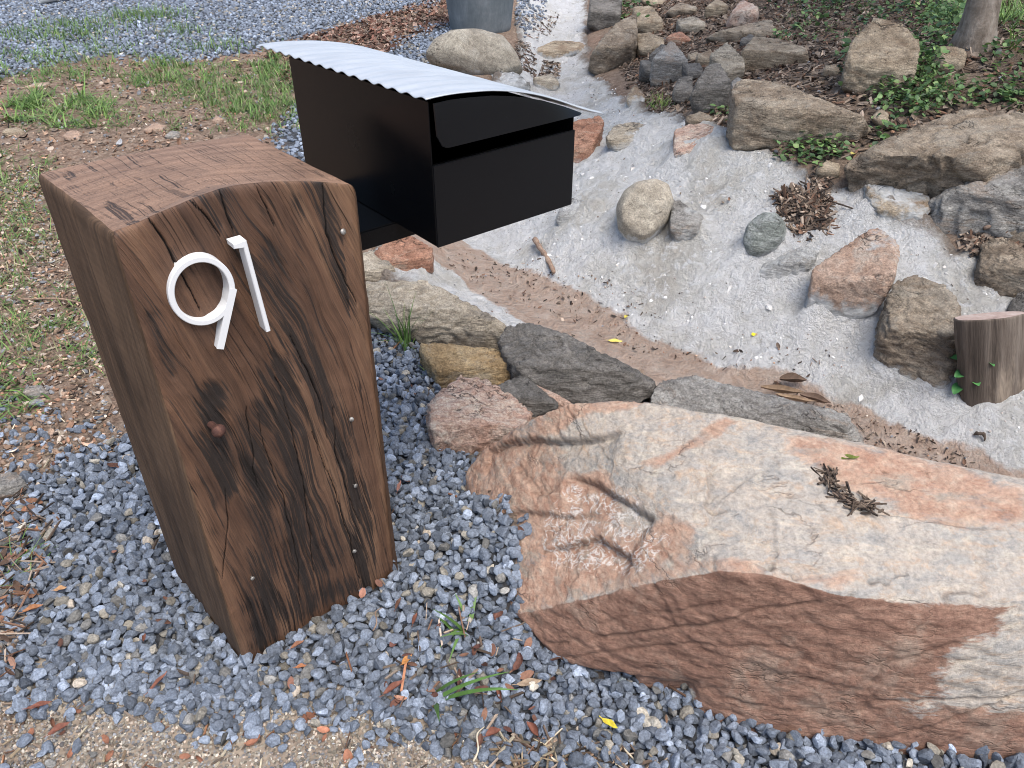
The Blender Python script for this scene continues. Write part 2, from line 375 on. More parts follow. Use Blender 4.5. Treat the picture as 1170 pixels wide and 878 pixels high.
# pavement slab edge (bottom left of the picture)
px_ = nonuni([(-6, -1.4, .3), (-1.4, .3, .012)]); py_ = nonuni([(-3, .3, .15), (.3, 1.0, .012)])
X, Y = np.meshgrid(px_, py_); x, y = X.ravel(), Y.ravel()
slab = np.concatenate([PAVE[:-1], [PAVE[-1], [.02, -3.2], [-6.2, -3.2], [-6.2, PAVE[0][1]]]])
sd = poly_sd(x, y, slab) + .012 * fbm(xyz(x, y), 14, 4, seed=3)
z = height(x, y) * .5 + .002 - .035 * sstep(.015, -.02, sd) + .0015 * fbm(xyz(x, y), 40, 2, seed=8)
idx = np.arange(len(px_) * len(py_)).reshape(len(py_), len(px_))
F = np.stack([idx[:-1, :-1], idx[:-1, 1:], idx[1:, 1:], idx[1:, :-1]], -1).reshape(-1, 4)
F = F[(sd[F] > -.03).any(1)]
tag(np_mesh('pavement', np.stack([x, y, z], 1), F, M['pave'], True), kind='structure')

# lime-washed drain channel with silt in its bottom
cx_ = nonuni([(-1.0, 2.6, .0085), (2.6, 4.5, .03)]); cy_ = nonuni([(-.8, .4, .03), (.4, 2.9, .0085), (2.9, 4.4, .02), (4.4, 9.5, .05)])
X, Y = np.meshgrid(cx_, cy_); x, y = X.ravel(), Y.ravel()
P = xyz(x, y)
sdw = poly_sd(x, y, WHITE) + .05 * fbm(P, 5, 4, seed=6)
sil = sstep(-.06, .05, poly_sd(x, y, SILT) + .04 * fbm(P, 7, 3, seed=11))
lump = .028 * fbm(P, 4.5, 3, seed=12) + .034 * (np.abs(fbm(P, 10, 4, seed=13)) - .38) + .014 * fbm(P, 34, 4, gain=.6, seed=14)
def channel_z(x, y):
    P = xyz(x, y)
    s = sstep(-.06, .05, poly_sd(x, y, SILT) + .04 * fbm(P, 7, 3, seed=11))
    l = .028 * fbm(P, 4.5, 3, seed=12) + .034 * (np.abs(fbm(P, 10, 4, seed=13)) - .38) + .014 * fbm(P, 34, 4, gain=.6, seed=14)
    return height(x, y) + .012 + l * (1 - .7 * s)
z = height(x, y) + .012 + lump * (1 - .7 * sil) - .07 * sstep(.03, -.04, sdw)
idx = np.arange(len(cx_) * len(cy_)).reshape(len(cy_), len(cx_))
F = np.stack([idx[:-1, :-1], idx[:-1, 1:], idx[1:, 1:], idx[1:, :-1]], -1).reshape(-1, 4)
F = F[(sdw[F] > -.05).any(1)]
rim = np.clip(1 - sdw / .16, 0, 1) * (1 - sil)
used = np.unique(F); remap = np.full(len(x), -1); remap[used] = np.arange(len(used))
CHAN = tag(np_mesh('channel', np.stack([x, y, z], 1)[used], remap[F], M['channel'], True, {'silt': sil[used], 'rim': rim[used]}), kind='structure')
def surf(x, y):
    x = np.ravel(x); y = np.ravel(y)
    s = poly_sd(x, y, WHITE)
    return np.where(s > 0, channel_z(x, y), height(x, y))
# ================================================================== timber post with house number
def wood_mat(name, end=False, side=False):
    n = NT(name)
    if end:
        o = n.obj()
        # growth rings as arcs about a pith well behind the post, checks running across them
        d = n.node('ShaderNodeVectorMath', operation='DISTANCE'); n.put(d.inputs[0], n.mapping(o, (1, 1, .0))); d.inputs[1].default_value = (.42, -.47, 0)
        wob = n.math('MULTIPLY', n.noise(o, 9, 4, .6), .02)
        r = n.math('ADD', d.outputs['Value'], wob)
        cv = n.node('ShaderNodeCombineXYZ'); n.put(cv.inputs[0], r)
        rings = n.noise(cv.outputs[0], 75, 5, .75)
        blot = n.noise(o, 11, 6, .65)
        c = n.ramp(rings, [(.25, (.095, .054, .036)), (.43, (.175, .104, .067)), (.55, (.225, .138, .091)), (.75, (.30, .20, .14))])
        c = n.mix(.85, c, n.ramp(blot, [(.3, (.34, .33, .33)), (.52, (.5, .5, .5)), (.72, (.64, .63, .62))]), 'OVERLAY')
        st = n.mapping(n.mapping(o, (1, 1, 1), (0, 0, math.radians(-43))), (1.0, .07, 1))
        def straight(rot, freq, seed):
            sp_ = n.node('ShaderNodeSeparateXYZ'); n.put(sp_.inputs[0], n.mapping(o, (1, 1, 1), (0, 0, math.radians(rot))))
            u_ = n.math('ADD', sp_.outputs[0], n.math('MULTIPLY', n.noise(o, 14, 3, .6), .016))
            cb_ = n.node('ShaderNodeCombineXYZ'); n.put(cb_.inputs[0], u_); cb_.inputs[1].default_value = seed + .37; cb_.inputs[2].default_value = .21
            return n.noise(cb_.outputs[0], freq, 1, .5, 0)
        k = straight(-43, 70, 3.0)
        ln = n.math('ABSOLUTE', n.math('SUBTRACT', k, .5))
        gate = n.ramp(n.noise(o, 19, 3, .6), [(.49, 0.0), (.55, 1.0)])
        cr = n.math('MULTIPLY', n.ramp(ln, [(.003, .85), (.014, 0.0)]), gate)
        k2 = straight(-50, 110, 8.0)
        cr2 = n.math('MULTIPLY', n.ramp(n.math('ABSOLUTE', n.math('SUBTRACT', k2, .5)), [(.004, .5), (.018, 0.0)]), n.ramp(n.noise(o, 23, 2, .5), [(.5, 0.0), (.56, 1.0)]))
        crk = n.math('MAXIMUM', cr, cr2)
        c = n.mix(crk, c, (.012, .008, .006))
        pores = n.noise(o, 420, 2, .6)
        c = n.mix(.5, c, n.ramp(pores, [(.3, (.2, .2, .2)), (.5, (.5, .5, .5)), (.7, (.7, .7, .7))]), 'OVERLAY')
        h = n.math('SUBTRACT', n.math('ADD', n.math('MULTIPLY', pores, .15), n.math('MULTIPLY', rings, .3)), crk)
        return n.done(c, .62, n.bump(h, .7, .004), spec=.35)
    g = n.attr('v_grain', 'Vector')
    a = n.noise(n.mapping(g, (1, 1, .11)), 15, 6, .62, .6)
    b = n.noise(n.mapping(g, (1, 1, .035)), 85, 7, .7, .3)
    f = n.noise(n.mapping(g, (1, 1, .02)), 330, 4, .7)
    if side:
        c = n.ramp(a, [(.3, (.052, .031, .019)), (.5, (.092, .056, .034)), (.7, (.13, .082, .050))])
        c = n.mix(.8, c, n.ramp(b, [(.3, (.2, .2, .2)), (.5, (.5, .5, .5)), (.7, (.74, .73, .72))]), 'OVERLAY')
        c = n.mix(.7, c, n.ramp(f, [(.3, (.22, .22, .22)), (.5, (.5, .5, .5)), (.7, (.76, .75, .74))]), 'OVERLAY')
        w = n.node('ShaderNodeTexWave', wave_type='BANDS', bands_direction='Z'); n.put(w.inputs['Vector'], n.obj()); w.inputs['Scale'].default_value = 22; w.inputs['Distortion'].default_value = 2.5; w.inputs['Detail'].default_value = 3
        c = n.mix(.16, c, n.ramp(w.outputs['Fac'], [(0.2, (.35, .35, .35)), (.8, (.62, .62, .62))]), 'OVERLAY')
        h = n.math('ADD', n.math('MULTIPLY', b, .5), n.math('MULTIPLY', f, .5))
        return n.done(c, .75, n.bump(h, .6, .006), spec=.2)
    c = n.ramp(a, [(.26, (.040, .021, .013)), (.40, (.078, .040, .024)), (.52, (.124, .065, .038)), (.66, (.18, .102, .060)), (.8, (.083, .041, .025))])
    c = n.mix(.75, c, n.ramp(b, [(.3, (.17, .16, .15)), (.48, (.48, .48, .48)), (.7, (.74, .72, .68))]), 'OVERLAY')
    c = n.mix(.5, c, n.ramp(f, [(.3, (.2, .2, .2)), (.5, (.5, .5, .5)), (.7, (.75, .74, .72))]), 'OVERLAY')
    dk = n.attr('dark')
    b2 = n.noise(n.mapping(g, (1, 1, .03), (0, 0, 0), (3, 1, 7)), 150, 5, .7, .2)
    m = n.math('ADD', dk, n.math('MULTIPLY', n.math('SUBTRACT', b, .5), 2.4))
    m = n.math('ADD', m, n.math('MULTIPLY', n.math('SUBTRACT', b2, .5), 2.2))
    m = n.math('ADD', m, n.math('MULTIPLY', n.math('SUBTRACT', f, .5), 2.0))
    m = n.math('ADD', m, n.math('MULTIPLY', n.math('SUBTRACT', a, .5), .9))
    m = n.ramp(m, [(.46, 0.0), (.80, .94)])
    c = n.mix(m, c, n.ramp(f, [(.3, (.008, .0068, .0062)), (.6, (.020, .0155, .0135)), (.75, (.055, .041, .033))]))
    fc = n.noise(n.mapping(g, (1, 1, .028), (0, 0, 0), (1, 5, 2)), 46, 3, .55, .15)
    fcm = n.math('MULTIPLY', n.ramp(n.math('ABSOLUTE', n.math('SUBTRACT', fc, .5)), [(.002, 1.0), (.014, 0.0)]), n.ramp(n.noise(n.mapping(g, (1, 1, .35), (0, 0, 0), (2, 8, 1)), 11, 3, .6), [(.47, 0.0), (.56, .9)]))
    c = n.mix(fcm, c, (.010, .007, .0055))
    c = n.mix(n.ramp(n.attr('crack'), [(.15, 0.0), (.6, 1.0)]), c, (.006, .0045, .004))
    h = n.math('SUBTRACT', n.math('ADD', n.math('MULTIPLY', b, .8), n.math('MULTIPLY', f, .4)), n.math('MULTIPLY', fcm, .5))
    return n.done(c, n.ramp(b, [(.3, .75), (.7, .48)]), n.bump(h, .75, .007), spec=.4)
M['wood_front'] = wood_mat('weathered_hardwood_face')
M['wood_side'] = wood_mat('sawn_hardwood_side', side=True)
M['wood_end'] = wood_mat('checked_end_grain', end=True)

ZL, ZR, ZB = .82, .800, .812
T_FL, T_FR, T_BL, T_BR = at_z(127, 268, ZL), at_z(408, 212, ZR), at_z(40, 198, ZL), at_z(285, 152, ZB)
B_FL, B_FR = at_z(280, 762, 0), at_z(457, 660, 0)
B_BL, B_BR = B_FL + (T_BL - T_FL), B_FR + (T_BR - T_FR)
for p in (B_FL, B_FR, B_BL, B_BR): p[2] = -.12
# bottom corners sit 0.12 below the gravel: carry the lean of each edge on
def ext(b, t):
    b = b.copy(); g = b.copy(); g[2] = 0
    return g + (g - t) * (.12 / t[2])
B_FL, B_FR, B_BL, B_BR = ext(B_FL, T_FL), ext(B_FR, T_FR), ext(B_BL, T_BL), ext(B_BR, T_BR)
ORG = np.array([*( (B_FL + B_FR + B_BL + B_BR)[:2] / 4), 0.0])
EF = (B_FR - B_FL); EF[2] = 0; WF = np.linalg.norm(EF); EF /= WF
NF = np.array([EF[1], -EF[0], 0])
FP0 = (B_FL + T_FL) / 2
def face_sz(px, py, off=0.0):
    q = at_plane(px, py, FP0 + NF * off, NF); return np.array([(q - FP0) @ EF, q[2]])
def face_pt(s, z, off=0.0): 
    q = FP0 + EF * s + NF * off; return np.array([q[0], q[1], z])
edge_px = [(127, 268), (155, 256), (180, 245), (205, 235), (230, 225.5), (255, 217), (280, 212), (310, 209), (340, 208), (375, 208.5), (395, 210), (408, 212)]
edge_s, edge_o = [], []
for i, (a, b) in enumerate(edge_px):
    f = (a - 127) / 281.
    zz = ZL + (ZR - ZL) * f + .024 * math.sin(math.pi * f) ** .8 if 0 < f < 1 else (ZL if f <= 0 else ZR)
    q = at_z(a, b, zz); e = T_FR - T_FL; e2 = e.copy(); e2[2] = 0; wl = np.linalg.norm(e2); e2 /= wl
    edge_s.append((q - T_FL) @ e2 / wl); edge_o.append((q - T_FL) @ np.array([e2[1], -e2[0], 0]))
edge_s = np.array(edge_s); edge_o = np.array(edge_o)
crown = lambda s: .024 * np.sin(np.pi * np.clip(s, 0, 1)) ** .8
# perimeter samples: (edge index, fraction)
def edge_samples(L, n, r):
    d = np.concatenate([np.linspace(.293 * r, r, 5)[:-1], np.linspace(r, L - r, n), L - np.linspace(.293 * r, r, 5)[:-1][::-1]])
    return d / L
R_ = .007
LF, LR_, LB, LL = WF, .28, .29, .29
per = [(0, f) for f in edge_samples(LF, 270, R_)] + [(1, f) for f in edge_samples(LR_, 24, R_)] + [(2, f) for f in edge_samples(LB, 24, R_)] + [(3, f) for f in edge_samples(LL, 60, R_)]
pe = np.array([p[0] for p in per]); pf = np.array([p[1] for p in per]); NP = len(per)
ts = np.concatenate([np.linspace(0, .985, 250), 1 - np.array([.010, .0065, .0035, .0012, 0.0])])
insets = np.concatenate([np.zeros(250), [.0004, .0012, .0024, .0042, .0065]])
Bc = [B_FL, B_FR, B_BR, B_BL]; Tc = [T_FL, T_FR, T_BR, T_BL]
rows = []; EDL = [LF, LR_, LB, LL]
cent2 = ORG[:2]
for t, ins in zip(ts, insets):
    C = [b + (tt - b) * t for b, tt in zip(Bc, Tc)]
    row = np.zeros((NP, 3))
    for e in range(4):
        m = pe == e; A, B = C[e], C[(e + 1) % 4]; f = pf[m][:, None]
        q = A + (B - A) * f
        d = (B - A)[:2]; L_ = np.linalg.norm(d); nn = np.array([d[1], -d[0]]) / L_
        off = np.zeros(m.sum())
        if e == 0:
            off += np.interp(pf[m], edge_s, edge_o) * sstep(.15, 1.0, t) ** 1.1
            off += -.012 * np.exp(-((pf[m] - .45) / .25) ** 2) * sstep(.9, .3, t)
            off += -np.maximum(pf[m] - (.97 - .16 * (1 - t)), 0) * .10
        dist = np.minimum(pf[m], 1 - pf[m]) * EDL[e]
        rr = R_ * (2.0 if (e in (0, 1) and t > .9) else 1)
        off -= np.where(dist < R_, R_ - np.sqrt(np.maximum(R_ ** 2 - (R_ - dist) ** 2, 0)), 0)
        q[:, :2] += nn * off[:, None]
        q[:, 2] += (crown(pf[m]) if e == 0 else (np.sin(np.pi * pf[m]) * .004 if e == 2 else 0)) * sstep(.6, 1, t)
        row[m] = q
    # inset at the top arris
    v = cent2 - row[:, :2]; row[:, :2] += v / np.linalg.norm(v, axis=1)[:, None] * ins
    rows.append(row)
rows = np.array(rows)
fm = pe == 0
# cracks and charring on the front face, measured on the photo and laid on the face in metres
cracks = [[(169, 246), (186, 272), (200, 297), (212, 318), (231, 357)], [(220, 231), (236, 247), (247, 262), (257, 275)], [(262, 221), (265, 238), (268, 252), (278, 274)],
          [(378, 211), (380, 240), (380, 272), (391, 300), (402, 326), (414, 352)], [(301, 217), (312, 240), (322, 268)],
          [(322, 440), (335, 480), (345, 520), (352, 560), (358, 610), (362, 660)], [(300, 480), (312, 530), (330, 580), (342, 640), (346, 690)], [(286, 470), (292, 520), (298, 560)],
          [(340, 390), (356, 430), (372, 470), (378, 505)], [(258, 560), (262, 600), (256, 640), (254, 660)], [(385, 470), (388, 520), (398, 560), (412, 600)],
          [(362, 500), (385, 560), (402, 620), (412, 665)]]
dark_l = [([(262, 221), (276, 262), (292, 300), (318, 350), (338, 400), (352, 440)], .015, .7), ([(318, 300), (335, 370), (362, 430), (392, 500), (405, 560), (412, 620), (418, 668)], .026, .8),
          ([(322, 430), (336, 490), (345, 560), (338, 640), (352, 700)], .034, 1.0), ([(300, 480), (300, 560), (306, 640), (300, 730)], .036, .95), ([(243, 455), (245, 492), (250, 520), (262, 560)], .024, 1.15),
          ([(170, 365), (182, 395), (196, 430)], .010, .7), ([(372, 215), (386, 280), (410, 360)], .016, .62), ([(200, 290), (214, 330)], .008, .5), ([(288, 690), (330, 700), (400, 670)], .035, .8),
          ([(345, 240), (350, 300), (372, 380), (400, 440)], .014, .5), ([(240, 225), (258, 262)], .010, .6), ([(318, 520), (380, 640)], .05, .75)]
Rg = rows.reshape(-1, 3)
S = (Rg - FP0) @ EF; Z = Rg[:, 2]
isf = np.tile(fm, len(ts))
K = .17 * (1 - np.exp(-(.84 - Z) / .45))
warp = .018 * fbm(np.stack([S * 5, Z * 2.2, 0 * Z], 1), 1.0, 3, seed=21) + .006 * fbm(np.stack([S * 14, Z * 5, 0 * Z], 1), 1.0, 3, seed=22)
for kx, kz, am in [(.10, .49, .012), (.17, .30, .016), (.245, .62, .014), (.21, .43, .012)]:      # knots bend the grain round themselves
    r2 = ((S - kx) / .03) ** 2 + ((Z - kz) / .05) ** 2; warp += am * np.tanh((S - kx) / .02) * np.exp(-r2)
G = np.where(isf, S - K + warp, 0)
sidecoord = np.linalg.norm(Rg[:, :2] - cent2, axis=1) * np.sign(pf[None, :] - .5).repeat(len(ts), 0).ravel()
grain = np.stack([np.where(isf, G, sidecoord), np.tile(pe, len(ts)) * 3.0, Z], 1)
P2 = np.stack([S, Z], 1)
P2w = P2 + np.stack([.004 * fbm(np.stack([S * 30, Z * 25, 0 * Z], 1), 1, 3, seed=23), 0 * S], 1)
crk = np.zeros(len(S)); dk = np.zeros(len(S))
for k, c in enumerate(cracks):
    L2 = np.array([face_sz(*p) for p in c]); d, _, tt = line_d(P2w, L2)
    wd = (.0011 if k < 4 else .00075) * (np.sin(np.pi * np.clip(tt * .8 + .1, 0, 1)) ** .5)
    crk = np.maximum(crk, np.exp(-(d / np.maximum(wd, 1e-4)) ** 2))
for c, rad, am in dark_l:
    L2 = np.array([face_sz(*p) for p in c]); d, _, _ = line_d(P2w, L2); dk = np.maximum(dk, am * np.exp(-(d / rad) ** 2))
fine_dk = fbm(np.stack([G * 30, Z * 2.0, 0 * G], 1), 1, 4, seed=25)
dk = dk * .74 + .20 + .26 * fine_dk
dk *= sstep(-.002, .02, np.minimum(S, 9)) * np.where(S > .272 + .04 * (Z / .82), .45, 1)
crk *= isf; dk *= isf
disp = -.007 * crk - .0035 * np.clip(fbm(np.stack([G * 55, Z * 2.2, 0 * G], 1), 1, 4, seed=26), 0, 1) - .004 * sstep(.3, .8, dk) * np.clip(fbm(np.stack([G * 90, Z * 3, 0 * G], 1), 1, 3, seed=27) + .3, 0, 1)
disp *= isf * sstep(1.0, .985, np.repeat(ts, NP)) ** .3 * 1.0
edgefade = np.tile(sstep(0, .05, np.minimum(pf, 1 - pf)), len(ts))
Rg = Rg + NF * (disp * edgefade)[:, None] + .0012 * np.stack([fbm(Rg, 30, 2, seed=28), fbm(Rg, 30, 2, seed=29), 0 * Z], 1)
nr = len(ts); idx = np.arange(nr * NP).reshape(nr, NP)
Fq = np.stack([idx[:-1], np.roll(idx, -1, 1)[:-1], np.roll(idx, -1, 1)[1:], idx[1:]], -1).reshape(-1, 4)
mi = np.where(np.tile(pe, nr - 1) == 0, 0, 1)
# the right-hand arris at the side keeps the front look
V = [Rg]; top0 = idx[-1]; topr = Rg[top0]
ctop = topr.mean(0); prev = top0; cnt = len(Rg); Ft = []; mt = []
attr_g = [grain]; attr_c = [crk]; attr_d = [dk]
for k, f in enumerate(np.concatenate([[.985], np.linspace(.95, .04, 22)])):
    ring = ctop + (topr - ctop) * f
    ring[:, 2] += .0015 * fbm(ring, 12, 3, seed=30) + .002 * (1 - f)
    cur = np.arange(cnt, cnt + NP); cnt += NP
    V.append(ring); Ft.append(np.stack([prev, np.roll(prev, -1), np.roll(cur, -1), cur], -1)); prev = cur
    attr_g.append(ring * 1.0); attr_c.append(np.zeros(NP)); attr_d.append(np.zeros(NP))
V.append(ctop[None] + [[0, 0, .002]]); ci = cnt
attr_g.append(ctop[None]); attr_c.append([0]); attr_d.append([0])
Ft.append(np.stack([prev, np.roll(prev, -1), np.full(NP, ci), np.full(NP, ci)], -1)[:0] if False else np.stack([prev[:-1:2], prev[1::2], np.roll(prev, -2)[:-1:2], np.full(len(prev[:-1:2]), ci)], -1))
Ft = np.concatenate(Ft)
Vp = np.concatenate(V) - ORG
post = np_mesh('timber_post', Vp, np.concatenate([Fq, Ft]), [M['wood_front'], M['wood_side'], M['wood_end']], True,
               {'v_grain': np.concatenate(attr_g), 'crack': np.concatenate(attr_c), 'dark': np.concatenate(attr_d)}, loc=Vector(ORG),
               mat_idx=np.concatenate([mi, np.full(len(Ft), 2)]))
tag(post, 'squat brown hardwood block carrying a white number 91, set in blue gravel', 'post')
BV = BVHTree.FromPolygons([tuple(v + ORG) for v in Vp[:len(Rg)]], [tuple(int(i) for i in f) for f in Fq])
def post_hit(px, py):
    loc, nor, i, d = BV.ray_cast(Vector(CAM), Vector(ray(px, py)).normalized())
    return np.array(loc), np.array(nor)

# ---- numerals
n = NT('white_number_paint'); o = n.obj()
M['white'+'_paint'] = n.done((.66, .665, .665), .45, n.bump(n.noise(o, 300, 3, .6), .08, .001), spec=.5)
hz, _ = post_hit(250, 340)
OFFB = (hz - FP0) @ NF
def extrude_outline(name, outer, inner, o0, o1):
    """outer / inner: lists of (s,z) outlines on the post face; closed solid between offsets o0 and o1"""
    bm = bmesh.new()
    def ring(pts, o): return [bm.verts.new(Vector(face_pt(s, z, o) - ORG)) for s, z in pts]
    bev = .0011
    def shr(pts, k):
        p = np.array(pts); q = np.roll(p, -1, 0) - np.roll(p, 1, 0); q /= np.linalg.norm(q, axis=1)[:, None] + 1e-9
        return p + np.stack([-q[:, 1], q[:, 0]], 1) * k
    def side(pts, sgn):
        a = ring(pts, o0); b = ring(pts, o1 - bev); c = ring(shr(pts, bev * sgn), o1)
        m = len(pts)
        for r0, r1 in ((a, b), (b, c)):
            for i in range(m): bm.faces.new((r0[i], r0[(i + 1) % m], r1[(i + 1) % m], r1[i]))
        return a, c
    a, c = side(outer, 1)
    if inner is None:
        bm.faces.new(c); bm.faces.new(a)
    else:
        a2, c2 = side(inner, -1); m = len(outer)
        for i in range(m):
            bm.faces.new((c[i], c[(i + 1) % m], c2[(i + 1) % m], c2[i])); bm.faces.new((a[i], a[(i + 1) % m], a2[(i + 1) % m], a2[i]))
    return bm
NO0, NO1 = OFFB - .004, OFFB + .019
sz = lambda px, py: face_sz(px, py, NO1)
rl, rr, rt, rb = sz(191, 335)[0], sz(269.7, 330)[0], sz(236, 291)[1], sz(230, 374.5)[1]
cs, cz = (rl + rr) / 2, (rt + rb) / 2
ra, rbz = (rr - rl) / 2, (rt - rb) / 2
NPT = 64; th_ = np.linspace(0, 2 * np.pi, NPT, endpoint=False)
SW = .0080
outer = [(cs + ra * math.cos(t), cz + rbz * math.sin(t)) for t in th_]
inner = [(cs + (ra - SW) * math.cos(t), cz + (rbz - SW) * math.sin(t)) for t in th_]
bm = extrude_outline('nine', outer, inner, NO0, NO1)
st_ = sz(269, 334); sb = sz(251.5, 399)
dv = (sb - st_) / np.linalg.norm(sb - st_); pv = np.array([-dv[1], dv[0]])
if pv[0] > 0: pv = -pv
st0 = st_ - dv * .004
quad = [st0, st0 + pv * SW, sb + pv * SW * .2 - pv * SW * .2, sb - pv * SW * .0]
quad = [tuple(st0), tuple(st0 + pv * SW), tuple(sb + pv * 0), tuple(sb - pv * SW)]
quad = [tuple(st0), tuple(st0 + pv * SW), tuple(sb + pv * SW * .5), tuple(sb - pv * SW * .5)]
bm2 = extrude_outline('stem', quad[::-1], None, NO0, NO1 + .0004)
me2 = bpy.data.meshes.new('tmp'); bm2.to_mesh(me2); bm2.free(); bm.from_mesh(me2); bpy.data.meshes.remove(me2)
nine = bm_obj('number_nine', bm, M['white_paint'], post)
nine['label'] = 'white raised digit nine'
a, b = sz(279.5, 276), sz(307, 379); f1 = sz(266, 278.5)
dv = (b - a) / np.linalg.norm(b - a); pv = np.array([-dv[1], dv[0]]); pv = pv if pv[0] < 0 else -pv
W1 = .0066
pts = [a - pv * W1 * .45, b - pv * W1 * .5, b + pv * W1 * .5, a + dv * .0082 + pv * W1 * .5, f1 + dv * .0085, f1 + dv * .0015]
bm = extrude_outline('one', [tuple(p) for p in pts][::-1], None, NO0, NO1)
bm_obj('number_one', bm, M['white_paint'], post)['label'] = 'white raised digit one'
# ---- rusty bolt, nails
n = NT('rusty_iron'); o = n.obj(); f = n.noise(o, 90, 6, .7)
M['rust_iron'] = n.done(n.ramp(f, [(.3, (.03, .014, .011)), (.5, (.085, .036, .026)), (.7, (.16, .075, .05))]), .8, n.bump(f, .6, .003), metal=.2)
n = NT('galvanised_nail'); o = n.obj(); f = n.noise(o, 200, 4, .7)
M['nail'] = n.done(n.ramp(f, [(.3, (.12, .11, .10)), (.7, (.42, .40, .37))]), .5, None, metal=.6)
def lathe(bm, prof, ctr, ax, seg=16, jit=0):
    ax = Vector(ax).normalized(); u = ax.orthogonal().normalized(); v = ax.cross(u); prev = None
    for k, (r, h) in enumerate(prof):
        if r == 0: cur = [bm.verts.new(Vector(ctr) + ax * h)]
        else:
            cur = [bm.verts.new(Vector(ctr) + ax * h + (u * math.cos(2 * math.pi * i / seg) + v * math.sin(2 * math.pi * i / seg)) * r * (1 + jit * random.uniform(-1, 1))) for i in range(seg)]
        if prev is not None:
            if len(prev) == 1 and len(cur) > 1:
                for i in range(seg): bm.faces.new((prev[0], cur[i], cur[(i + 1) % seg]))
            elif len(cur) == 1:
                for i in range(seg): bm.faces.new((cur[0], prev[i], prev[(i + 1) % seg]))
            else:
                for i in range(seg): bm.faces.new((prev[i], prev[(i + 1) % seg], cur[(i + 1) % seg], cur[i]))
        prev = cur
h, nn = post_hit(241, 485)
ax = NF * .93 + EF * .2 + np.array([0, 0, -.15])
bm = bmesh.new(); lathe(bm, [(0.006, -.01), (.0055, .014), (.0095, .0145), (.0105, .019), (.0085, .024), (.004, .0265), (0, .027)], h - ORG, ax, 12, .06)
bm_obj('rusty_bolt', bm, M['rust_iron'], post, True)
for i, (a_, b_, r) in enumerate([(390, 265, .0045), (401, 478, .004), (404, 554, .004), (404, 628, .004), (287, 659, .0036)]):
    h, nn = post_hit(a_, b_)
    bm = bmesh.new(); lathe(bm, [(.0015, -.008), (.0015, .004), (r, .0045), (r * 1.02, .0062), (r * .6, .0072), (0, .0075)], h - ORG, NF * .9 + EF * random.uniform(-.3, .3) + np.array([0, 0, random.uniform(-.2, .3)]), 12, .04)
    bm_obj('nail', bm, M['nail'], post, True)

# ================================================================== mailbox
KB = .487; A39 = math.radians(39)
MP = np.array([-.2287 * KB, 2.1545 * KB, CAM_H - KB])
MX = np.array([math.cos(A39), math.sin(A39), 0]); MD = np.array([-math.sin(A39), math.cos(A39), 0])   # across, into depth
BW, BD = .2675, .42
mb = bpy.data.objects.new('mailbox', None); link(mb); mb.location = Vector(MP); mb.rotation_euler = (0, 0, A39)
tag(mb, 'glossy black letterbox with curved silver corrugated roof, fixed beside the timber post', 'mailbox')
# local frame of the empty: x across the front, y into the depth, z up
rx_ = np.array([-.006, .0, .03, .058, .10, .136, .165, .193, .235, .273, .30, .327]); rz_ = np.array([.2140, .2146, .2148, .2130, .2088, .2022, .1952, .187, .1715, .1553, .1455, .1368])
roofz = lambda x: float(np.interp(x, rx_, rz_))
n = NT('gloss_black_powdercoat'); o = n.obj(); f = n.noise(o, 7, 5, .6); d = n.noise(o, 500, 2, .6)
dust = n.ramp(n.noise(o, 160, 5, .75), [(.60, 0.0), (.72, .5)])
M['black'] = n.done(n.mix(dust, (.0028, .0033, .0042), (.014, .0135, .013)), n.ramp(f, [(.3, .16), (.7, .28)]), n.bump(d, .03, .0005), spec=.15)
n = NT('satin_black_powdercoat'); o = n.obj(); f = n.noise(o, 9, 5, .6); d = n.noise(o, 700, 2, .6)
M['black_satin'] = n.done(n.mix(n.ramp(n.noise(o, 120, 5, .75), [(.62, 0.0), (.74, .4)]), (.0035, .0042, .0055), (.018, .018, .018)), n.ramp(f, [(.3, .28), (.7, .4)]), n.bump(d, .05, .0005), spec=.22)
n = NT('zincalume_roof_sheet'); o = n.obj(); f = n.noise(n.mapping(o, (1, 6, 1)), 8, 5, .65); d = n.noise(o, 60, 5, .7)
c = n.ramp(f, [(.3, (.40, .425, .45)), (.6, (.49, .515, .54))]); c = n.mix(n.ramp(d, [(.62, 0.0), (.74, .3)]), c, (.42, .41, .38))
M['zinc'] = n.done(c, n.ramp(d, [(.3, .36), (.7, .5)]), n.bump(d, .08, .001), metal=.35, spec=.5)
T = .0018
def slab_poly(bm, pts, off):
    a = [bm.verts.new(p) for p in pts]; b = [bm.verts.new(Vector(p) + Vector(off)) for p in pts]; m = len(pts)
    bm.faces.new(a[::-1]); bm.faces.new(b)
    for i in range(m): bm.faces.new((a[i], a[(i + 1) % m], b[(i + 1) % m], b[i]))
bm = bmesh.new()
zl, zr = roofz(0) - .006, roofz(BW) - .006
slab_poly(bm, [(0, 0, 0), (0, BD, 0), (0, BD, zl - .0125), (0, 0, zl)], (T, 0, 0))
slab_poly(bm, [(BW, 0, 0), (BW, BD, 0), (BW, BD, zr - .0125), (BW, 0, zr)], (-T, 0, 0))
slab_poly(bm, [(T + .0002, .0, 0), (BW - T - .0002, .0, 0), (BW - T - .0002, BD, 0), (T + .0002, BD, 0)], (0, 0, T))
bx = np.linspace(T + .0002, BW - T - .0002, 9)
slab_poly(bm, [(bx[0], BD, T + .0002), (bx[-1], BD, T + .0002)] + [(float(q), BD, roofz(float(q)) - .0185) for q in bx[::-1]], (0, -T, 0))
bmesh.ops.bevel(bm, geom=bm.edges[:], offset=.0006, segments=1, affect='EDGES')
bm_obj('box_shell', bm, M['black'], mb)
bm = bmesh.new()
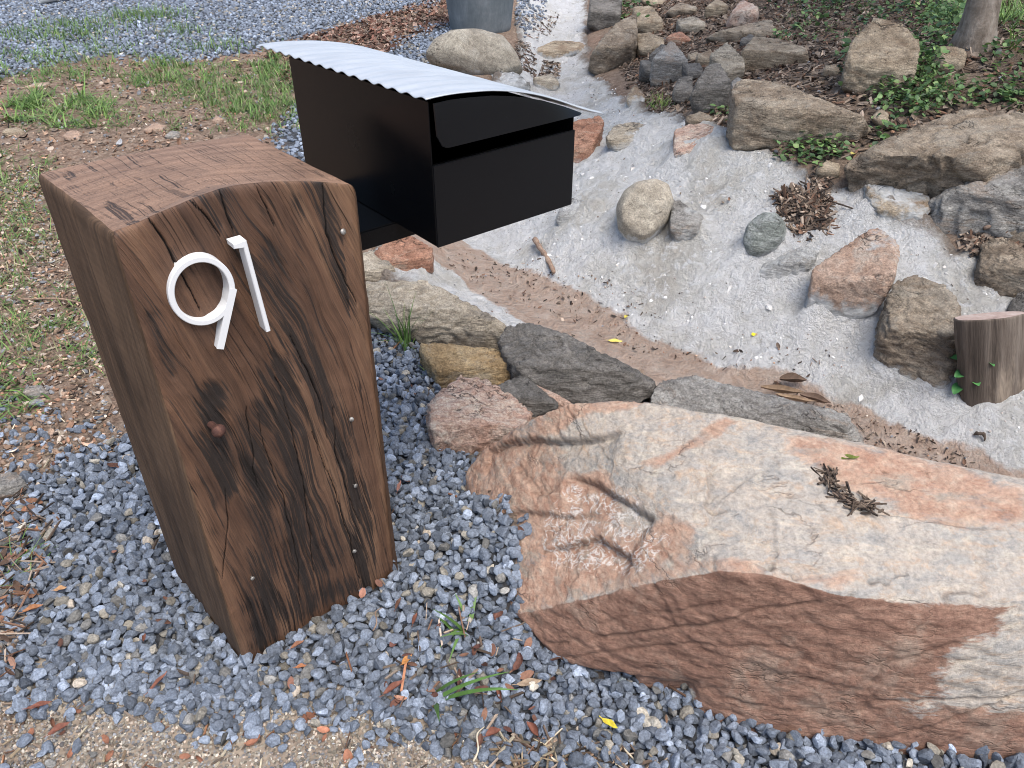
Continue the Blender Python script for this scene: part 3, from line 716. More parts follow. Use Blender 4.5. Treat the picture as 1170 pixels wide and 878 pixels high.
slab_poly(bm, [(-.0008, -.0006, -.0008), (BW + .0008, -.0006, -.0008), (BW + .0008, -.0006, .1225), (-.0008, -.0006, .1225)], (0, -.003, 0))
bmesh.ops.bevel(bm, geom=bm.edges[:], offset=.0012, segments=2, affect='EDGES')
slab_poly(bm, [(T + .001, -.0004, .1195), (BW - T - .001, -.0004, .1195), (BW - T - .001, .018, .1165), (T + .001, .018, .1165)], (0, 0, -.0015))
bm_obj('front_panel', bm, M['black_satin'], mb)
# hinged slot flap: follows the roof at its top, leans out at its lower edge, rounded lower corners
bm = bmesh.new(); pts = []
xs = np.linspace(.002, BW + .004, 14)
topp = [(float(q), -.003, roofz(float(q)) - .0065) for q in xs]
zb = .1475; yo = -.016
def fl(x, z):
    zt = roofz(min(max(x, 0), BW)) - .0065; k = (zt - z) / .066
    return (x, -.003 + (yo + .003) * min(1, k), z)
rcL, rcR = .018, .007
lo = [fl(BW + .004 - rcR * (1 - math.cos(a)) if False else BW + .004, zb + rcR)]
for a in np.linspace(0, math.pi / 2, 6): lo.append(fl(BW + .004 - rcR + rcR * math.cos(a), zb + rcR - rcR * math.sin(a)))
for a in np.linspace(math.pi / 2, math.pi, 8): lo.append(fl(.002 + rcL + rcL * math.cos(a), zb + rcL - rcL * math.sin(a)))
lo = lo[1:]
outl = topp + [p for p in lo if p[2] < roofz(min(p[0], BW)) - .007]
# grid the flap so that it can curve
G_ = []
for q in np.linspace(.002, BW + .004, 40):
    zt = roofz(float(q)) - .0065
    dl = q - .002; dr = BW + .004 - q
    z0 = zb
    if dl < rcL: z0 = zb + rcL - math.sqrt(max(rcL ** 2 - (rcL - dl) ** 2, 0))
    if dr < rcR: z0 = min(zb + rcR - math.sqrt(max(rcR ** 2 - (rcR - dr) ** 2, 0)), zt - .001)
    colm = []
    for k in range(7):
        zz = zt + (z0 - zt) * k / 6; kk = (zt - zz) / max(zt - zb, .004)
        colm.append((float(q), -.011 + (yo + .011) * kk ** .9, zz))
    G_.append(colm)
bm.free(); bm = bmesh.new()
fr = [[bm.verts.new(p) for p in c_] for c_ in G_]; bk = [[bm.verts.new((p[0], p[1] + .0026, p[2] - .0002)) for p in c_] for c_ in G_]
nxg, nzg = len(fr), 7
for i in range(nxg - 1):
    for k in range(nzg - 1):
        bm.faces.new((fr[i][k], fr[i + 1][k], fr[i + 1][k + 1], fr[i][k + 1])); bm.faces.new((bk[i][k], bk[i][k + 1], bk[i + 1][k + 1], bk[i + 1][k]))
    bm.faces.new((fr[i][-1], fr[i + 1][-1], bk[i + 1][-1], bk[i][-1])); bm.faces.new((fr[i][0], bk[i][0], bk[i + 1][0], fr[i + 1][0]))
for k in range(nzg - 1):
    bm.faces.new((fr[0][k], fr[0][k + 1], bk[0][k + 1], bk[0][k])); bm.faces.new((fr[-1][k], bk[-1][k], bk[-1][k + 1], fr[-1][k + 1]))
bm_obj('slot_flap', bm, M['black_satin'], mb, False)
# corrugated roof
NXR, NYR = 60, 240; y0, y1 = -.006, .533
xs = np.linspace(-.007, .327, NXR); ys = np.linspace(y0, y1, NYR)
from_z = np.interp(xs, rx_, rz_)
for _ in range(6): from_z[1:-1] = (from_z[:-2] + 2 * from_z[1:-1] + from_z[2:]) / 4
tx = np.gradient(from_z, xs); nl = np.sqrt(1 + tx ** 2)
Xr, Yr = np.meshgrid(xs, ys); wv = .0019 * np.sin(2 * np.pi * (Yr - y0) / .036)
Vt = np.stack([Xr - tx / nl * wv, Yr, from_z[None] + wv / nl - .0125 * Yr / .42], -1).reshape(-1, 3)
th = .0012; Vb = Vt - np.stack([-tx / nl, 0 * tx, 1 / nl], 1)[None].repeat(NYR, 0).reshape(-1, 3) * th
idx = np.arange(NXR * NYR).reshape(NYR, NXR); nV = NXR * NYR
f1_ = np.stack([idx[:-1, :-1], idx[:-1, 1:], idx[1:, 1:], idx[1:, :-1]], -1).reshape(-1, 4)
f2_ = f1_[:, ::-1] + nV
bl = np.concatenate([idx[0, :], idx[1:, -1], idx[-1, -2::-1], idx[-2:0:-1, 0]]); b2 = np.roll(bl, -1)
f3_ = np.stack([bl, bl + nV, b2 + nV, b2], -1)
np_mesh('corrugated_roof', np.concatenate([Vt, Vb]), np.concatenate([f1_, f2_, f3_]), M['zinc'], True, parent=mb)
# arm to the post: reaches from the post's side to the box
q = at_plane(462, 266, MP, MX); 
gap = -((T_FR + B_FR) / 2 - MP) @ MX
bm = bmesh.new()
y_arm = float((np.array(at_z(418, 278, MP[2])) - MP) @ MD) + .04
slab_poly(bm, [(-gap - .02, y_arm, -.032), (.06, y_arm, -.032), (.06, y_arm + .22, -.032), (-gap - .02, y_arm + .22, -.032)], (0, 0, .031))
bmesh.ops.bevel(bm, geom=bm.edges[:], offset=.002, segments=2, affect='EDGES')
bm_obj('mounting_arm', bm, M['black'], mb)
print('gap', gap, 'y_arm', y_arm)
# ================================================================== rocks
def hull_bm(pts):
    bm = bmesh.new()
    for p in pts: bm.verts.new(Vector(p))
    r = bmesh.ops.convex_hull(bm, input=bm.verts[:])
    bmesh.ops.delete(bm, geom=[v for v in bm.verts if not v.link_faces], context='VERTS')
    bmesh.ops.recalc_face_normals(bm, faces=bm.faces[:])
    return bm
def remesh(bm_list, voxel):
    me = bpy.data.meshes.new('tmp'); b = bmesh.new()
    for q in bm_list:
        t = bpy.data.meshes.new('t'); q.to_mesh(t); b.from_mesh(t); bpy.data.meshes.remove(t); q.free()
    b.to_mesh(me); b.free()
    o = bpy.data.objects.new('tmp', me); COL.objects.link(o)
    m = o.modifiers.new('r', 'REMESH'); m.mode = 'VOXEL'; m.voxel_size = voxel
    dg = bpy.context.evaluated_depsgraph_get()
    out = bpy.data.meshes.new_from_object(o.evaluated_get(dg))
    bpy.data.objects.remove(o); bpy.data.meshes.remove(me)
    return out
def smooth_co(me, V, it=1, k=.5):
    n = len(V); E_ = np.empty(len(me.edges) * 2, np.int32); me.edges.foreach_get('vertices', E_); E_ = E_.reshape(-1, 2)
    deg = np.bincount(E_.ravel(), minlength=n)[:, None]
    for _ in range(it):
        acc = np.zeros_like(V)
        for c in range(3): acc[:, c] = np.bincount(E_[:, 0], V[E_[:, 1], c], n) + np.bincount(E_[:, 1], V[E_[:, 0], c], n)
        V = V * (1 - k) + acc / np.maximum(deg, 1) * k
    return V
NROCK = [0]; COLLAR = []; GW = 'rocks edging the gravel'
def rock(label, poly, mat, tilt=45, thick=.6, bulge=.18, ridge=(), base=None, rough=1.0, smooth=0, strata=None, group=None, name='rock', lift=0.0, facets=True, coat=.0, cat='rock', front=None, slope=None, tfront=None):
    NROCK[0] += 1; seed = NROCK[0] * 1.37 + 3; rg = np.random.default_rng(NROCK[0] * 31 + 5)
    poly = np.array(poly, float); poly = poly.mean(0) + (poly - poly.mean(0)) * 1.05
    if base is None:
        b = poly[poly[:, 1] > poly[:, 1].max() - .18 * np.ptp(poly[:, 1]) - 1]; base = (b[:, 0].mean(), poly[:, 1].max() - 1)
    P0 = hit(*base); P0 = np.array([P0[0], P0[1], surf(P0[0], P0[1])[0] - lift + (.014 if coat > 0 else 0)])
    hd = P0[:2] - CAM[:2]; dist = np.linalg.norm(P0 - CAM); hd = np.array([*(hd / np.linalg.norm(hd)), 0])
    t = math.radians(tilt)
    wv = math.cos(t) * hd + math.sin(t) * np.array([0, 0, 1]); nv = -math.sin(t) * hd + math.cos(t) * np.array([0, 0, 1]); rv = np.cross(hd, [0, 0, 1])
    Z_ = np.array([0, 0, 1.]); O = np.array([at_plane(px, py, P0, nv) for px, py in poly])
    c = O.mean(0); size = np.ptp((O - c) @ rv); hgt = np.ptp((O - c) @ wv); sz_ = min(size, hgt); pts = []
    if facets:
        # a block: a steep broken front below an arris, a flatter top behind it
        tf = math.radians(tfront if tfront else (92 if group == GU else min(84, tilt + 30))); tt_ = math.radians(max(10, tilt - 36))
        nf_ = -math.sin(tf) * hd + math.cos(tf) * Z_
        y0_, y1_ = poly[:, 1].min(), poly[:, 1].max(); x0_, x1_ = poly[:, 0].min(), poly[:, 0].max()
        fr_ = front if front is not None else rg.uniform(.34, .52); sl = rg.uniform(-.22, .22) if slope is None else slope
        ry = lambda x: y1_ - fr_ * (y1_ - y0_) + sl * (x - (x0_ + x1_) / 2)
        xs_ = []; m = len(poly)
        for i in range(m):
            p, q = poly[i], poly[(i + 1) % m]; fp, fq = p[1] - ry(p[0]), q[1] - ry(q[0])
            if fp * fq < 0: k = fp / (fp - fq); xs_.append(p + (q - p) * k)
        low = [p for p in poly if p[1] >= ry(p[0])]; up = [p for p in poly if p[1] < ry(p[0])]
        rp = list(xs_)
        if len(xs_) >= 2:
            A_, B_ = xs_[0], xs_[1]
            for k in (.3, .68): rp.append(A_ + (B_ - A_) * (k + rg.uniform(-.1, .1)) + np.array([0, rg.uniform(-.10, .14) * (y1_ - y0_)]))
        L3 = [at_plane(*p, P0, nf_) for p in low]; R3 = [at_plane(*p, P0, nf_) for p in rp]
        rm = np.mean(R3, 0) if R3 else c; yaw_ = rg.uniform(-.25, .25)
        nt_ = -math.sin(tt_) * hd + math.cos(tt_) * Z_ + rv * yaw_; nt_ /= np.linalg.norm(nt_)
        U3 = [at_plane(*p, rm, nt_) for p in up]
        U3 = [u_ if (u_ - rm) @ hd < 2.2 * sz_ and (u_ - rm) @ hd > -.6 * sz_ else at_plane(*p, P0, nv) for u_, p in zip(U3, up)]
        pts = L3 + R3 + U3
        pts += [p + hd * .55 * sz_ * rg.uniform(.8, 1.2) - Z_ * .2 * sz_ for p in L3] + [c + (p - c) * .96 - Z_ * (.5 + .5 * thick) * sz_ * rg.uniform(.8, 1.1) for p in U3] + [c + (p - c) * .93 + hd * .25 * sz_ - Z_ * .3 * sz_ for p in R3]
        c = np.mean(L3 + R3 + U3, 0)
    else:
        pts += [c + (q - c) * 1.0 - nv * sz_ * .05 for q in O]
        for q in O:
            k = rg.uniform(.45, .8); p = c + (q - c) * k; pts.append(p + nv * sz_ * bulge * rg.uniform(.75, 1.15))
        pts += [c + (q - c) * .94 + nv * sz_ * bulge * rg.uniform(.25, .5) for q in O]
        back = -nv * sz_ * thick
        for q in O: pts.append(c + (q - c) * rg.uniform(.72, .92) + back * rg.uniform(.75, 1.0))
        for q in O: pts.append(c + (q - c) * .99 + back * .4)
    hb = hull_bm(pts)
    if facets:
        vv = np.array([v.co[:] for v in hb.verts])
        for _ in range(5):                      # knock a few corners off
            pn = nv * .8 + rv * rg.normal() * .8 + wv * rg.normal() * .6; pn /= np.linalg.norm(pn); e = vv @ pn; d_ = e.max() - rg.uniform(.02, .09) * sz_
            r_ = bmesh.ops.bisect_plane(hb, geom=hb.verts[:] + hb.edges[:] + hb.faces[:], plane_co=Vector(pn * d_), plane_no=Vector(pn), clear_outer=True)
            eg = [g_ for g_ in r_['geom_cut'] if isinstance(g_, bmesh.types.BMEdge)]
            if eg: bmesh.ops.edgeloop_fill(hb, edges=eg)
        bmesh.ops.recalc_face_normals(hb, faces=hb.faces[:])
    vox = max(dist * 2.3 / FOC, max(size, hgt) / 110)
    me = remesh([hb], vox); me.name = name
    V = co_of(me)
    if smooth: V = smooth_co(me, V, smooth)
    set_co(me, V); N = no_of(me)
    # layered break-up: noise squeezed along a bedding direction, plus general roughness
    sd_ = np.array(strata if strata is not None else (rg.normal(size=3) * .3 + wv)); sd_ /= np.linalg.norm(sd_)
    Q = V + sd_ * ((V @ sd_)[:, None] * 2.6)
    a = sz_ * .026 * rough
    d = a * .8 * fbm(V / sz_, 2.2, 3, seed=seed) + a * .8 * (np.abs(fbm(Q / sz_, 3.0, 4, seed=seed + 1)) - .3) + a * .35 * fbm(Q / sz_, 9, 4, seed=seed + 2) 
    stp = (Q @ sd_) / sz_ * 1.1 + fbm(V / sz_, 2.6, 3, seed=seed + 3) * 3.0; d += a * (.75 if facets else .2) * (sstep(.35, .65, stp - np.floor(stp)) - .5) * (rough > .5)
    V = V + N * d[:, None]
    set_co(me, V)
    g = V[:, 2] - surf(V[:, 0], V[:, 1])
    cz = np.clip(1.0 - g / (.05 + .13 * coat), 0, 1) * (.45 + .55 * min(coat * 2, 1)) if coat > 0 else np.zeros(len(V))
    if coat > .5: cz = np.maximum(cz, (coat - .5) * .8)
    # keep only what stands clear of, or just below, the soil
    me.materials.append(M[mat] if isinstance(mat, str) else mat)
    me.polygons.foreach_set('use_smooth', np.ones(len(me.polygons), bool))
    set_co(me, V - P0); set_attrs(me, {'coat': cz})
    if coat > 0 or group == GW: COLLAR.append(V[np.abs(g) < .035])
    o = bpy.data.objects.new(name, me); o.location = Vector(P0); link(o)
    return tag(o, label, cat, group)
GU, GB, GW = 'rocks on the upper bank', 'rocks bedded in the white channel', 'rocks edging the gravel'
# --- row of rocks edging the gravel, behind the post
rock('orange red rock with pale streaks directly under the letterbox', [(428, 287), (445, 272), (462, 266), (481, 276), (493, 284), (491, 305), (468, 317), (455, 316), (440, 300)], 'rust', 55, .7, .25, group=GW, rough=1.2)
rock('pale grey wedge of stone beside the post, left of the red rock', [(405, 292), (428, 285), (445, 300), (457, 318), (440, 324), (405, 318)], 'cream', 40, .6, .15, group=GW)
rock('long cream layered slab behind the tufts of grass, nearest the post', [(405, 326), (430, 321), (487, 324), (527, 345), (573, 370), (577, 382), (571, 394), (539, 397), (484, 392), (450, 376), (410, 352)], 'cream', 28, .6, .16, ridge=[(440, 330, .1), (487, 338, .16), (540, 366, .16), (565, 380, .08), (500, 375, .14), (450, 355, .12)], group=GW, rough=1.1)
rock('ochre yellow flat rock between the cream slab and the pink rock', [(480, 394), (515, 391), (555, 396), (582, 404), (592, 427), (583, 439), (555, 442), (530, 432), (499, 423), (488, 407)], 'yellow', 32, .7, .2, ridge=[(500, 402, .18), (550, 403, .22), (575, 418, .18), (545, 430, .14), (520, 420, .2)], group=GW, rough=1.1)
rock('dark charcoal slab with a split surface, largest behind the pale boulder', [(573, 391), (579, 376), (601, 369), (650, 384), (684, 403), (742, 440), (746, 453), (720, 464), (660, 464), (625, 446), (595, 423), (580, 408)], 'dark', 30, .5, .14, ridge=[(600, 378, .1), (640, 395, .17), (690, 425, .17), (728, 450, .06), (660, 450, .14), (620, 425, .16)], group=GW, rough=1.2)
rock('narrow pinkish sliver of stone wedged under the charcoal slab', [(596, 430), (622, 446), (652, 462), (640, 467), (606, 447)], 'pink', 40, .8, .2, group=GW)
rock('small black shaded rock between the ochre and charcoal slabs', [(566, 440), (596, 428), (618, 448), (638, 466), (604, 478), (580, 464)], 'dark', 45, .7, .15, group=GW)
rock('pink and cream quartz rock touching the gravel at the tip of the big boulder', [(488, 464), (499, 446), (527, 429), (555, 434), (585, 452), (607, 471), (597, 483), (558, 505), (530, 520), (500, 510)], 'pink', 38, .7, .2, ridge=[(505, 458, .12), (530, 440, .2), (560, 445, .2), (590, 468, .16), (560, 478, .24), (530, 490, .2)], group=GW, rough=1.2)
rock('upright grey slab on edge behind the big pale boulder', [(746, 466), (752, 445), (762, 433), (796, 431), (829, 443), (893, 461), (965, 483), (982, 514), (960, 524), (905, 508), (860, 500), (780, 490)], 'grey', 58, .35, .1, ridge=[(770, 440, .1), (830, 456, .13), (900, 475, .13), (960, 495, .08)], group=GW, rough=1.2, base=(860, 505))
# --- stones bedded in the lime wash
rock('smooth round tan boulder standing alone in the white channel', [(705, 236), (714, 218), (727, 209), (748, 205), (763, 211), (769, 229), (762, 254), (748, 270), (735, 280), (717, 275), (707, 260)], 'river', 62, .8, .28, group=GB, rough=.35, smooth=4, coat=.5, facets=False)
rock('small grey stone tucked against the right of the smooth tan boulder', [(768, 228), (780, 231), (804, 247), (796, 266), (775, 281), (766, 262)], 'grey', 55, .7, .25, group=GB, coat=.4, lift=-.012)
rock('pale bluish stone beside the lower right corner of the letterbox', [(636, 250), (645, 230), (668, 221), (677, 234), (676, 254), (656, 263), (638, 260)], 'white', 50, .7, .25, group=GB, coat=.35, lift=-.03)
rock('round greenish grey knob of stone with a cracked face, left of the bark pile', [(849, 277), (854, 257), (871, 244), (887, 244), (897, 256), (897, 273), (886, 287), (866, 296), (853, 291)], 'green', 65, .8, .3, group=GB, smooth=3, coat=.35, rough=1.4, facets=False)
rock('low lime smeared stone below the greenish knob', [(866, 308), (896, 293), (927, 276), (936, 283), (927, 304), (907, 320), (873, 325)], 'white', 45, .6, .2, group=GB, coat=.35, rough=1.3, lift=-.025)
rock('heart shaped pinkish tan boulder with a white washed lower half', [(929, 325), (931, 306), (962, 288), (994, 263), (1008, 262), (1024, 276), (1026, 290), (1018, 328), (998, 357), (966, 370), (936, 352)], 'salmon', 55, .6, .2, ridge=[(945, 310, .1), (990, 280, .2), (1012, 285, .2), (975, 340, .16), (1000, 320, .22)], group=GB, coat=.62, rough=.6)
rock('big striated grey brown boulder beside the sawn stump', [(1010, 372), (1012, 345), (1023, 327), (1048, 315), (1076, 325), (1095, 348), (1098, 378), (1091, 423), (1076, 448), (1044, 440), (1017, 411)], 'brown', 66, .8, .28, group=GB, coat=.3, rough=1.2, smooth=2, strata=(.2, .1, 1))
rock('peach coloured flat topped rock in the white channel, below the rock pile', [(772, 147), (785, 140), (811, 142), (828, 152), (822, 163), (799, 169), (784, 186), (774, 186), (771, 167)], 'pink', 45, .7, .25, group=GB, coat=.12, lift=-.03)
rock('pale grey low rock between the red rock and the peach rock', [(693, 157), (703, 143), (721, 139), (750, 145), (753, 157), (744, 168), (716, 176), (704, 173)], 'cream', 40, .7, .22, group=GB, coat=.25, lift=-.03)
rock('terracotta red block sticking up past the right end of the letterbox', [(646, 150), (657, 138), (686, 129), (690, 138), (680, 164), (677, 178), (660, 196), (646, 194)], 'rust', 65, .7, .25, group=GB, coat=.2)
rock('small pointed pale stone with moss at its foot, below the leaning slab', [(716, 109), (726, 95), (737, 108), (735, 117), (720, 129)], 'tan', 55, .7, .2, group=GB, coat=.4)
rock('weathered two tone stone lodged below the big overhanging slab on the right', [(989, 210), (1006, 203), (1045, 212), (1063, 225), (1061, 241), (1040, 256), (1020, 263), (1001, 246)], 'tan', 50, .7, .22, group=GB, coat=.4)
rock('rounded grey brown boulder below the grey planter', [(487, 62), (497, 45), (515, 36), (545, 34), (575, 42), (589, 60), (596, 77), (575, 86), (540, 84), (500, 72)], 'river', 55, .8, .26, group=GB, rough=.5, smooth=4, coat=.15, facets=False)
rock('thin flat tan stone lying across the top of the white channel', [(608, 58), (634, 46), (666, 48), (669, 55), (645, 61), (636, 69), (613, 63)], 'tan', 40, .7, .2, group=GB, coat=.3)
rock('small cream stone showing just above the far edge of the letterbox roof', [(609, 88), (631, 84), (640, 96), (634, 106), (614, 100)], 'cream', 45, .7, .22, group=GB, coat=.4)
rock('low whitish lump of stone behind the letterbox roof', [(560, 84), (588, 82), (606, 95), (600, 106), (570, 104)], 'white', 35, .7, .2, group=GB, coat=.7)
# --- the right edge
rock('rough brown rock at the right edge above the stump', [(1120, 305), (1123, 280), (1135, 272), (1152, 274), (1175, 290), (1195, 310), (1190, 345), (1150, 340), (1131, 325)], 'brown', 60, .7, .25, group=GB, rough=1.3)
rock('dark rock cut by the right edge of the photo beside the stump', [(1152, 350), (1165, 335), (1205, 330), (1210, 400), (1170, 408), (1156, 390)], 'dark', 60, .7, .25, group=GB)
rock('small brown stone above the grey slab at the right edge', [(1145, 262), (1160, 250), (1190, 250), (1190, 280), (1160, 280)], 'brown', 50, .7, .2, group=GB)
# --- upper bank
rock('long brown boulder overhanging the bank at the right, with a shaded underside', [(970, 190), (980, 177), (1024, 158), (1075, 135), (1114, 127), (1165, 132), (1185, 140), (1180, 164), (1149, 176), (1116, 205), (1096, 221), (1062, 226), (1024, 207), (985, 205)], 'brown', 24, .6, .2,
     ridge=[(985, 180, .28), (1080, 180, .5), (1112, 190, .46), (1100, 142, .3), (1150, 140, .28), (1030, 170, .4)], group=GU, rough=1.1, base=(1062, 224), front=.44, slope=.06, tfront=112)
rock('blue grey slab with pale veins, right of the overhanging boulder', [(1059, 234), (1090, 222), (1125, 200), (1172, 170), (1230, 160), (1230, 245), (1145, 257), (1110, 269), (1075, 267), (1060, 250)], 'grey', 40, .5, .16, ridge=[(1085, 232, .12), (1140, 210, .2), (1200, 190, .2), (1130, 245, .2), (1200, 225, .2)], group=GU, rough=1.1, front=.45, slope=-.15, tfront=70)
rock('tall angular tan boulder beside the green weeds at the top right', [(965, 98), (968, 70), (975, 45), (1001, 21), (1030, 28), (1051, 48), (1046, 76), (1015, 87), (1004, 101), (985, 109)], 'tan', 60, .8, .22, ridge=[(985, 55, .12), (990, 60, .22), (1005, 30, .12), (1040, 50, .12), (1000, 80, .22), (1020, 55, .26)], group=GU, front=.40, slope=.1)
rock('small squarish tan stone near the foot of the tree', [(1068, 62), (1074, 53), (1092, 52), (1104, 58), (1102, 74), (1090, 84), (1073, 82)], 'tan', 58, .8, .2, group=GU)
rock('long low grey brown boulder half buried in bark mulch, centre of the bank', [(838, 102), (850, 89), (880, 90), (905, 105), (930, 114), (985, 134), (992, 150), (970, 162), (930, 153), (870, 138), (845, 118)], 'brown', 42, .7, .2, group=GU, rough=.9)
rock('flat topped cream brown boulder above the long half buried one', [(848, 58), (862, 42), (890, 45), (920, 55), (922, 70), (906, 79), (870, 77), (852, 70)], 'tan', 48, .7, .22, group=GU)
rock('long leaning brown slab with a pale edge, propped over the white channel', [(726, 14), (728, 41), (706, 66), (684, 87), (673, 76), (677, 60), (690, 42), (704, 28)], 'brown', 62, .4, .14, group=GU, strata=(.6, -.2, .6))
rock('dark boulder cut by the top edge, left of the leaning slab', [(676, -8), (672, 28), (685, 34), (707, 29), (711, -10), (694, -18)], 'dark', 60, .7, .25, group=GU)
rock('grey brown block behind the upper end of the leaning slab', [(724, 5), (744, 3), (757, 22), (757, 34), (737, 39), (727, 29)], 'tan', 58, .7, .2, group=GU)
rock('brown block below the one behind the leaning slab', [(727, 38), (744, 35), (759, 41), (758, 53), (747, 66), (731, 60)], 'tan', 58, .7, .22, group=GU)
rock('pale grey block with white quartz edges, middle of the rock pile', [(745, 68), (767, 46), (786, 67), (781, 78), (766, 98), (753, 88)], 'grey', 60, .7, .22, group=GU)
rock('shaded brown wedge under the white edged block', [(731, 68), (748, 68), (759, 88), (752, 96), (738, 82)], 'dark', 58, .7, .18, group=GU)
rock('thin black flat stone above the rounded dark boulder', [(780, 72), (800, 71), (804, 80), (798, 91), (785, 82)], 'dark', 55, .6, .15, group=GU)
rock('dark blue grey square stone left of the rounded dark boulder', [(776, 88), (791, 86), (792, 103), (784, 121), (769, 114), (769, 104)], 'dark', 62, .7, .2, group=GU)
rock('rounded almost black boulder at the foot of the rock pile', [(789, 111), (798, 91), (809, 74), (823, 74), (835, 92), (833, 114), (824, 130), (804, 130)], 'dark', 68, .7, .25, group=GU, smooth=4)
rock('light grey angular rock right of the rock pile', [(812, 62), (831, 48), (850, 67), (850, 80), (839, 97), (830, 88), (825, 77)], 'cream', 60, .7, .22, group=GU)
rock('long thin grey plank shaped stone near the top of the bank', [(807, 43), (822, 35), (882, 22), (884, 38), (822, 50)], 'brown', 50, .6, .15, group=GU)
rock('pinkish tan angular rock near the top of the bank', [(830, 28), (836, 14), (848, -1), (866, 8), (866, 19), (837, 32)], 'pink', 55, .7, .22, group=GU)
rock('brown flat rock at the top, left of the pinkish tan one', [(761, 14), (777, 2), (796, 8), (794, 16), (771, 21)], 'brown', 48, .7, .2, group=GU)
rock('small rock cut by the top edge above the brown flat rock', [(732, 1), (740, -8), (762, -6), (762, 7), (740, 8)], 'tan', 48, .7, .2, group=GU)
rock('pale flat stone lying on mulch in the middle of the bank', [(774, 22), (795, 18), (807, 24), (799, 39), (779, 37)], 'cream', 45, .6, .18, group=GU)
rock('small flat brown stone just above the peach rock', [(784, 132), (800, 127), (813, 132), (815, 142), (800, 146), (786, 140)], 'brown', 45, .7, .2, group=GU)
for lab, pl_, mt_ in [('dark wedge filling the gap under the brown block in the rock pile', [(742, 62), (756, 50), (766, 54), (760, 70), (746, 72)], 'dark'), ('broken tan chunk between the grey angular rock and the rounded dark boulder', [(796, 62), (812, 56), (820, 70), (808, 78), (796, 74)], 'tan'), ('small pale brown chip above the thin black flat stone', [(786, 60), (798, 58), (802, 68), (790, 72)], 'tan'),
    ('flat brown stone propped behind the white edged block', [(762, 40), (778, 34), (790, 46), (782, 54), (766, 50)], 'rust'), ('squat dark stone between the cream brown boulder and the grey plank', [(846, 44), (858, 38), (866, 46), (858, 54), (848, 54)], 'dark'), ('rough brown stone at the top edge beside the pinkish tan rock', [(805, 8), (820, -2), (832, 6), (828, 18), (812, 20)], 'tan'),
    ('low grey stone against the left end of the long half buried boulder', [(836, 92), (846, 86), (852, 96), (846, 106), (836, 104)], 'grey'), ('brown stone half sunk beside the dark boulder at the top', [(700, 30), (712, 26), (716, 38), (706, 44)], 'brown'), ('small square brown stone near the cut log like chip on the mulch', [(940, 76), (955, 72), (961, 84), (948, 89)], 'brown')]:
    rock(lab, pl_, mt_, 52, .7, .2, group=GU)
rock('tiny triangular tan stone below the tall angular boulder', [(996, 135), (1004, 124), (1015, 127), (1016, 142), (1010, 149)], 'tan', 50, .7, .18, group=GU)
rock('small tan stone under the weeds, left of the overhanging boulder', [(933, 190), (945, 183), (960, 187), (958, 203), (944, 205)], 'tan', 50, .7, .18, group=GU)
# --- stones lying on the dirt at the left
GL = 'stones lying on the dirt behind the post'
rock('orange tan stone by the left edge below the grass clump', [(2, 152), (8, 146), (22, 145), (30, 151), (24, 157), (8, 157)], 'tan', 40, .6, .2, group=GL)
rock('flat pinkish stone right of the grass clump', [(71, 155), (80, 148), (93, 150), (89, 162), (76, 161)], 'salmon', 30, .5, .15, group=GL)
rock('long pinkish shard behind the back corner of the post', [(164, 149), (176, 140), (190, 143), (184, 150), (170, 153)], 'salmon', 32, .5, .15, group=GL)
rock('pale grey flat stone close behind the post top', [(187, 156), (197, 148), (206, 150), (203, 158), (193, 160)], 'grey', 32, .5, .15, group=GL)
rock('reddish stone at the far right of the dirt, behind the post', [(241, 137), (247, 131), (256, 136), (252, 142)], 'salmon', 40, .5, .2, group=GL)
rock('long orange stick like shard lying on bare soil at the far left', [(20, 102), (40, 95), (57, 93), (55, 98), (36, 103)], 'salmon', 30, .5, .15, group=GL)
rock('white pebble on the dirt beside the left side of the post', [(30, 464), (38, 455), (50, 455), (52, 463), (43, 467)], 'white', 45, .6, .22, group=GL)
rock('grey rough stone touching the white pebble', [(27, 450), (34, 440), (47, 440), (55, 447), (50, 456), (36, 457)], 'grey', 45, .6, .22, group=GL)
rock('pale weathered stone cut by the left edge above the gravel', [(-22, 560), (-5, 541), (18, 540), (30, 552), (28, 572), (5, 580), (-18, 578)], 'grey', 50, .7, .24, group=GL)

# the lime render is trowelled up against every stone bedded in it
from mathutils.kdtree import KDTree
pc = np.concatenate(COLLAR); pc = pc[::3]; kd = KDTree(len(pc))
for i, p in enumerate(pc): kd.insert((p[0], p[1], 0), i)
kd.balance()
V = co_of(CHAN.data); lo_, hi_ = pc.min(0) - .1, pc.max(0) + .1
sel = np.where((V[:, 0] > lo_[0]) & (V[:, 0] < hi_[0]) & (V[:, 1] > lo_[1]) & (V[:, 1] < hi_[1]))[0]
dk_ = np.array([kd.find((V[i, 0], V[i, 1], 0))[2] for i in sel]); nz_ = fbm(V[sel], 16, 3, seed=90)
V[sel, 2] += (.026 + .02 * nz_) * np.exp(-(dk_ / .030) ** 1.3)
set_co(CHAN.data, V)
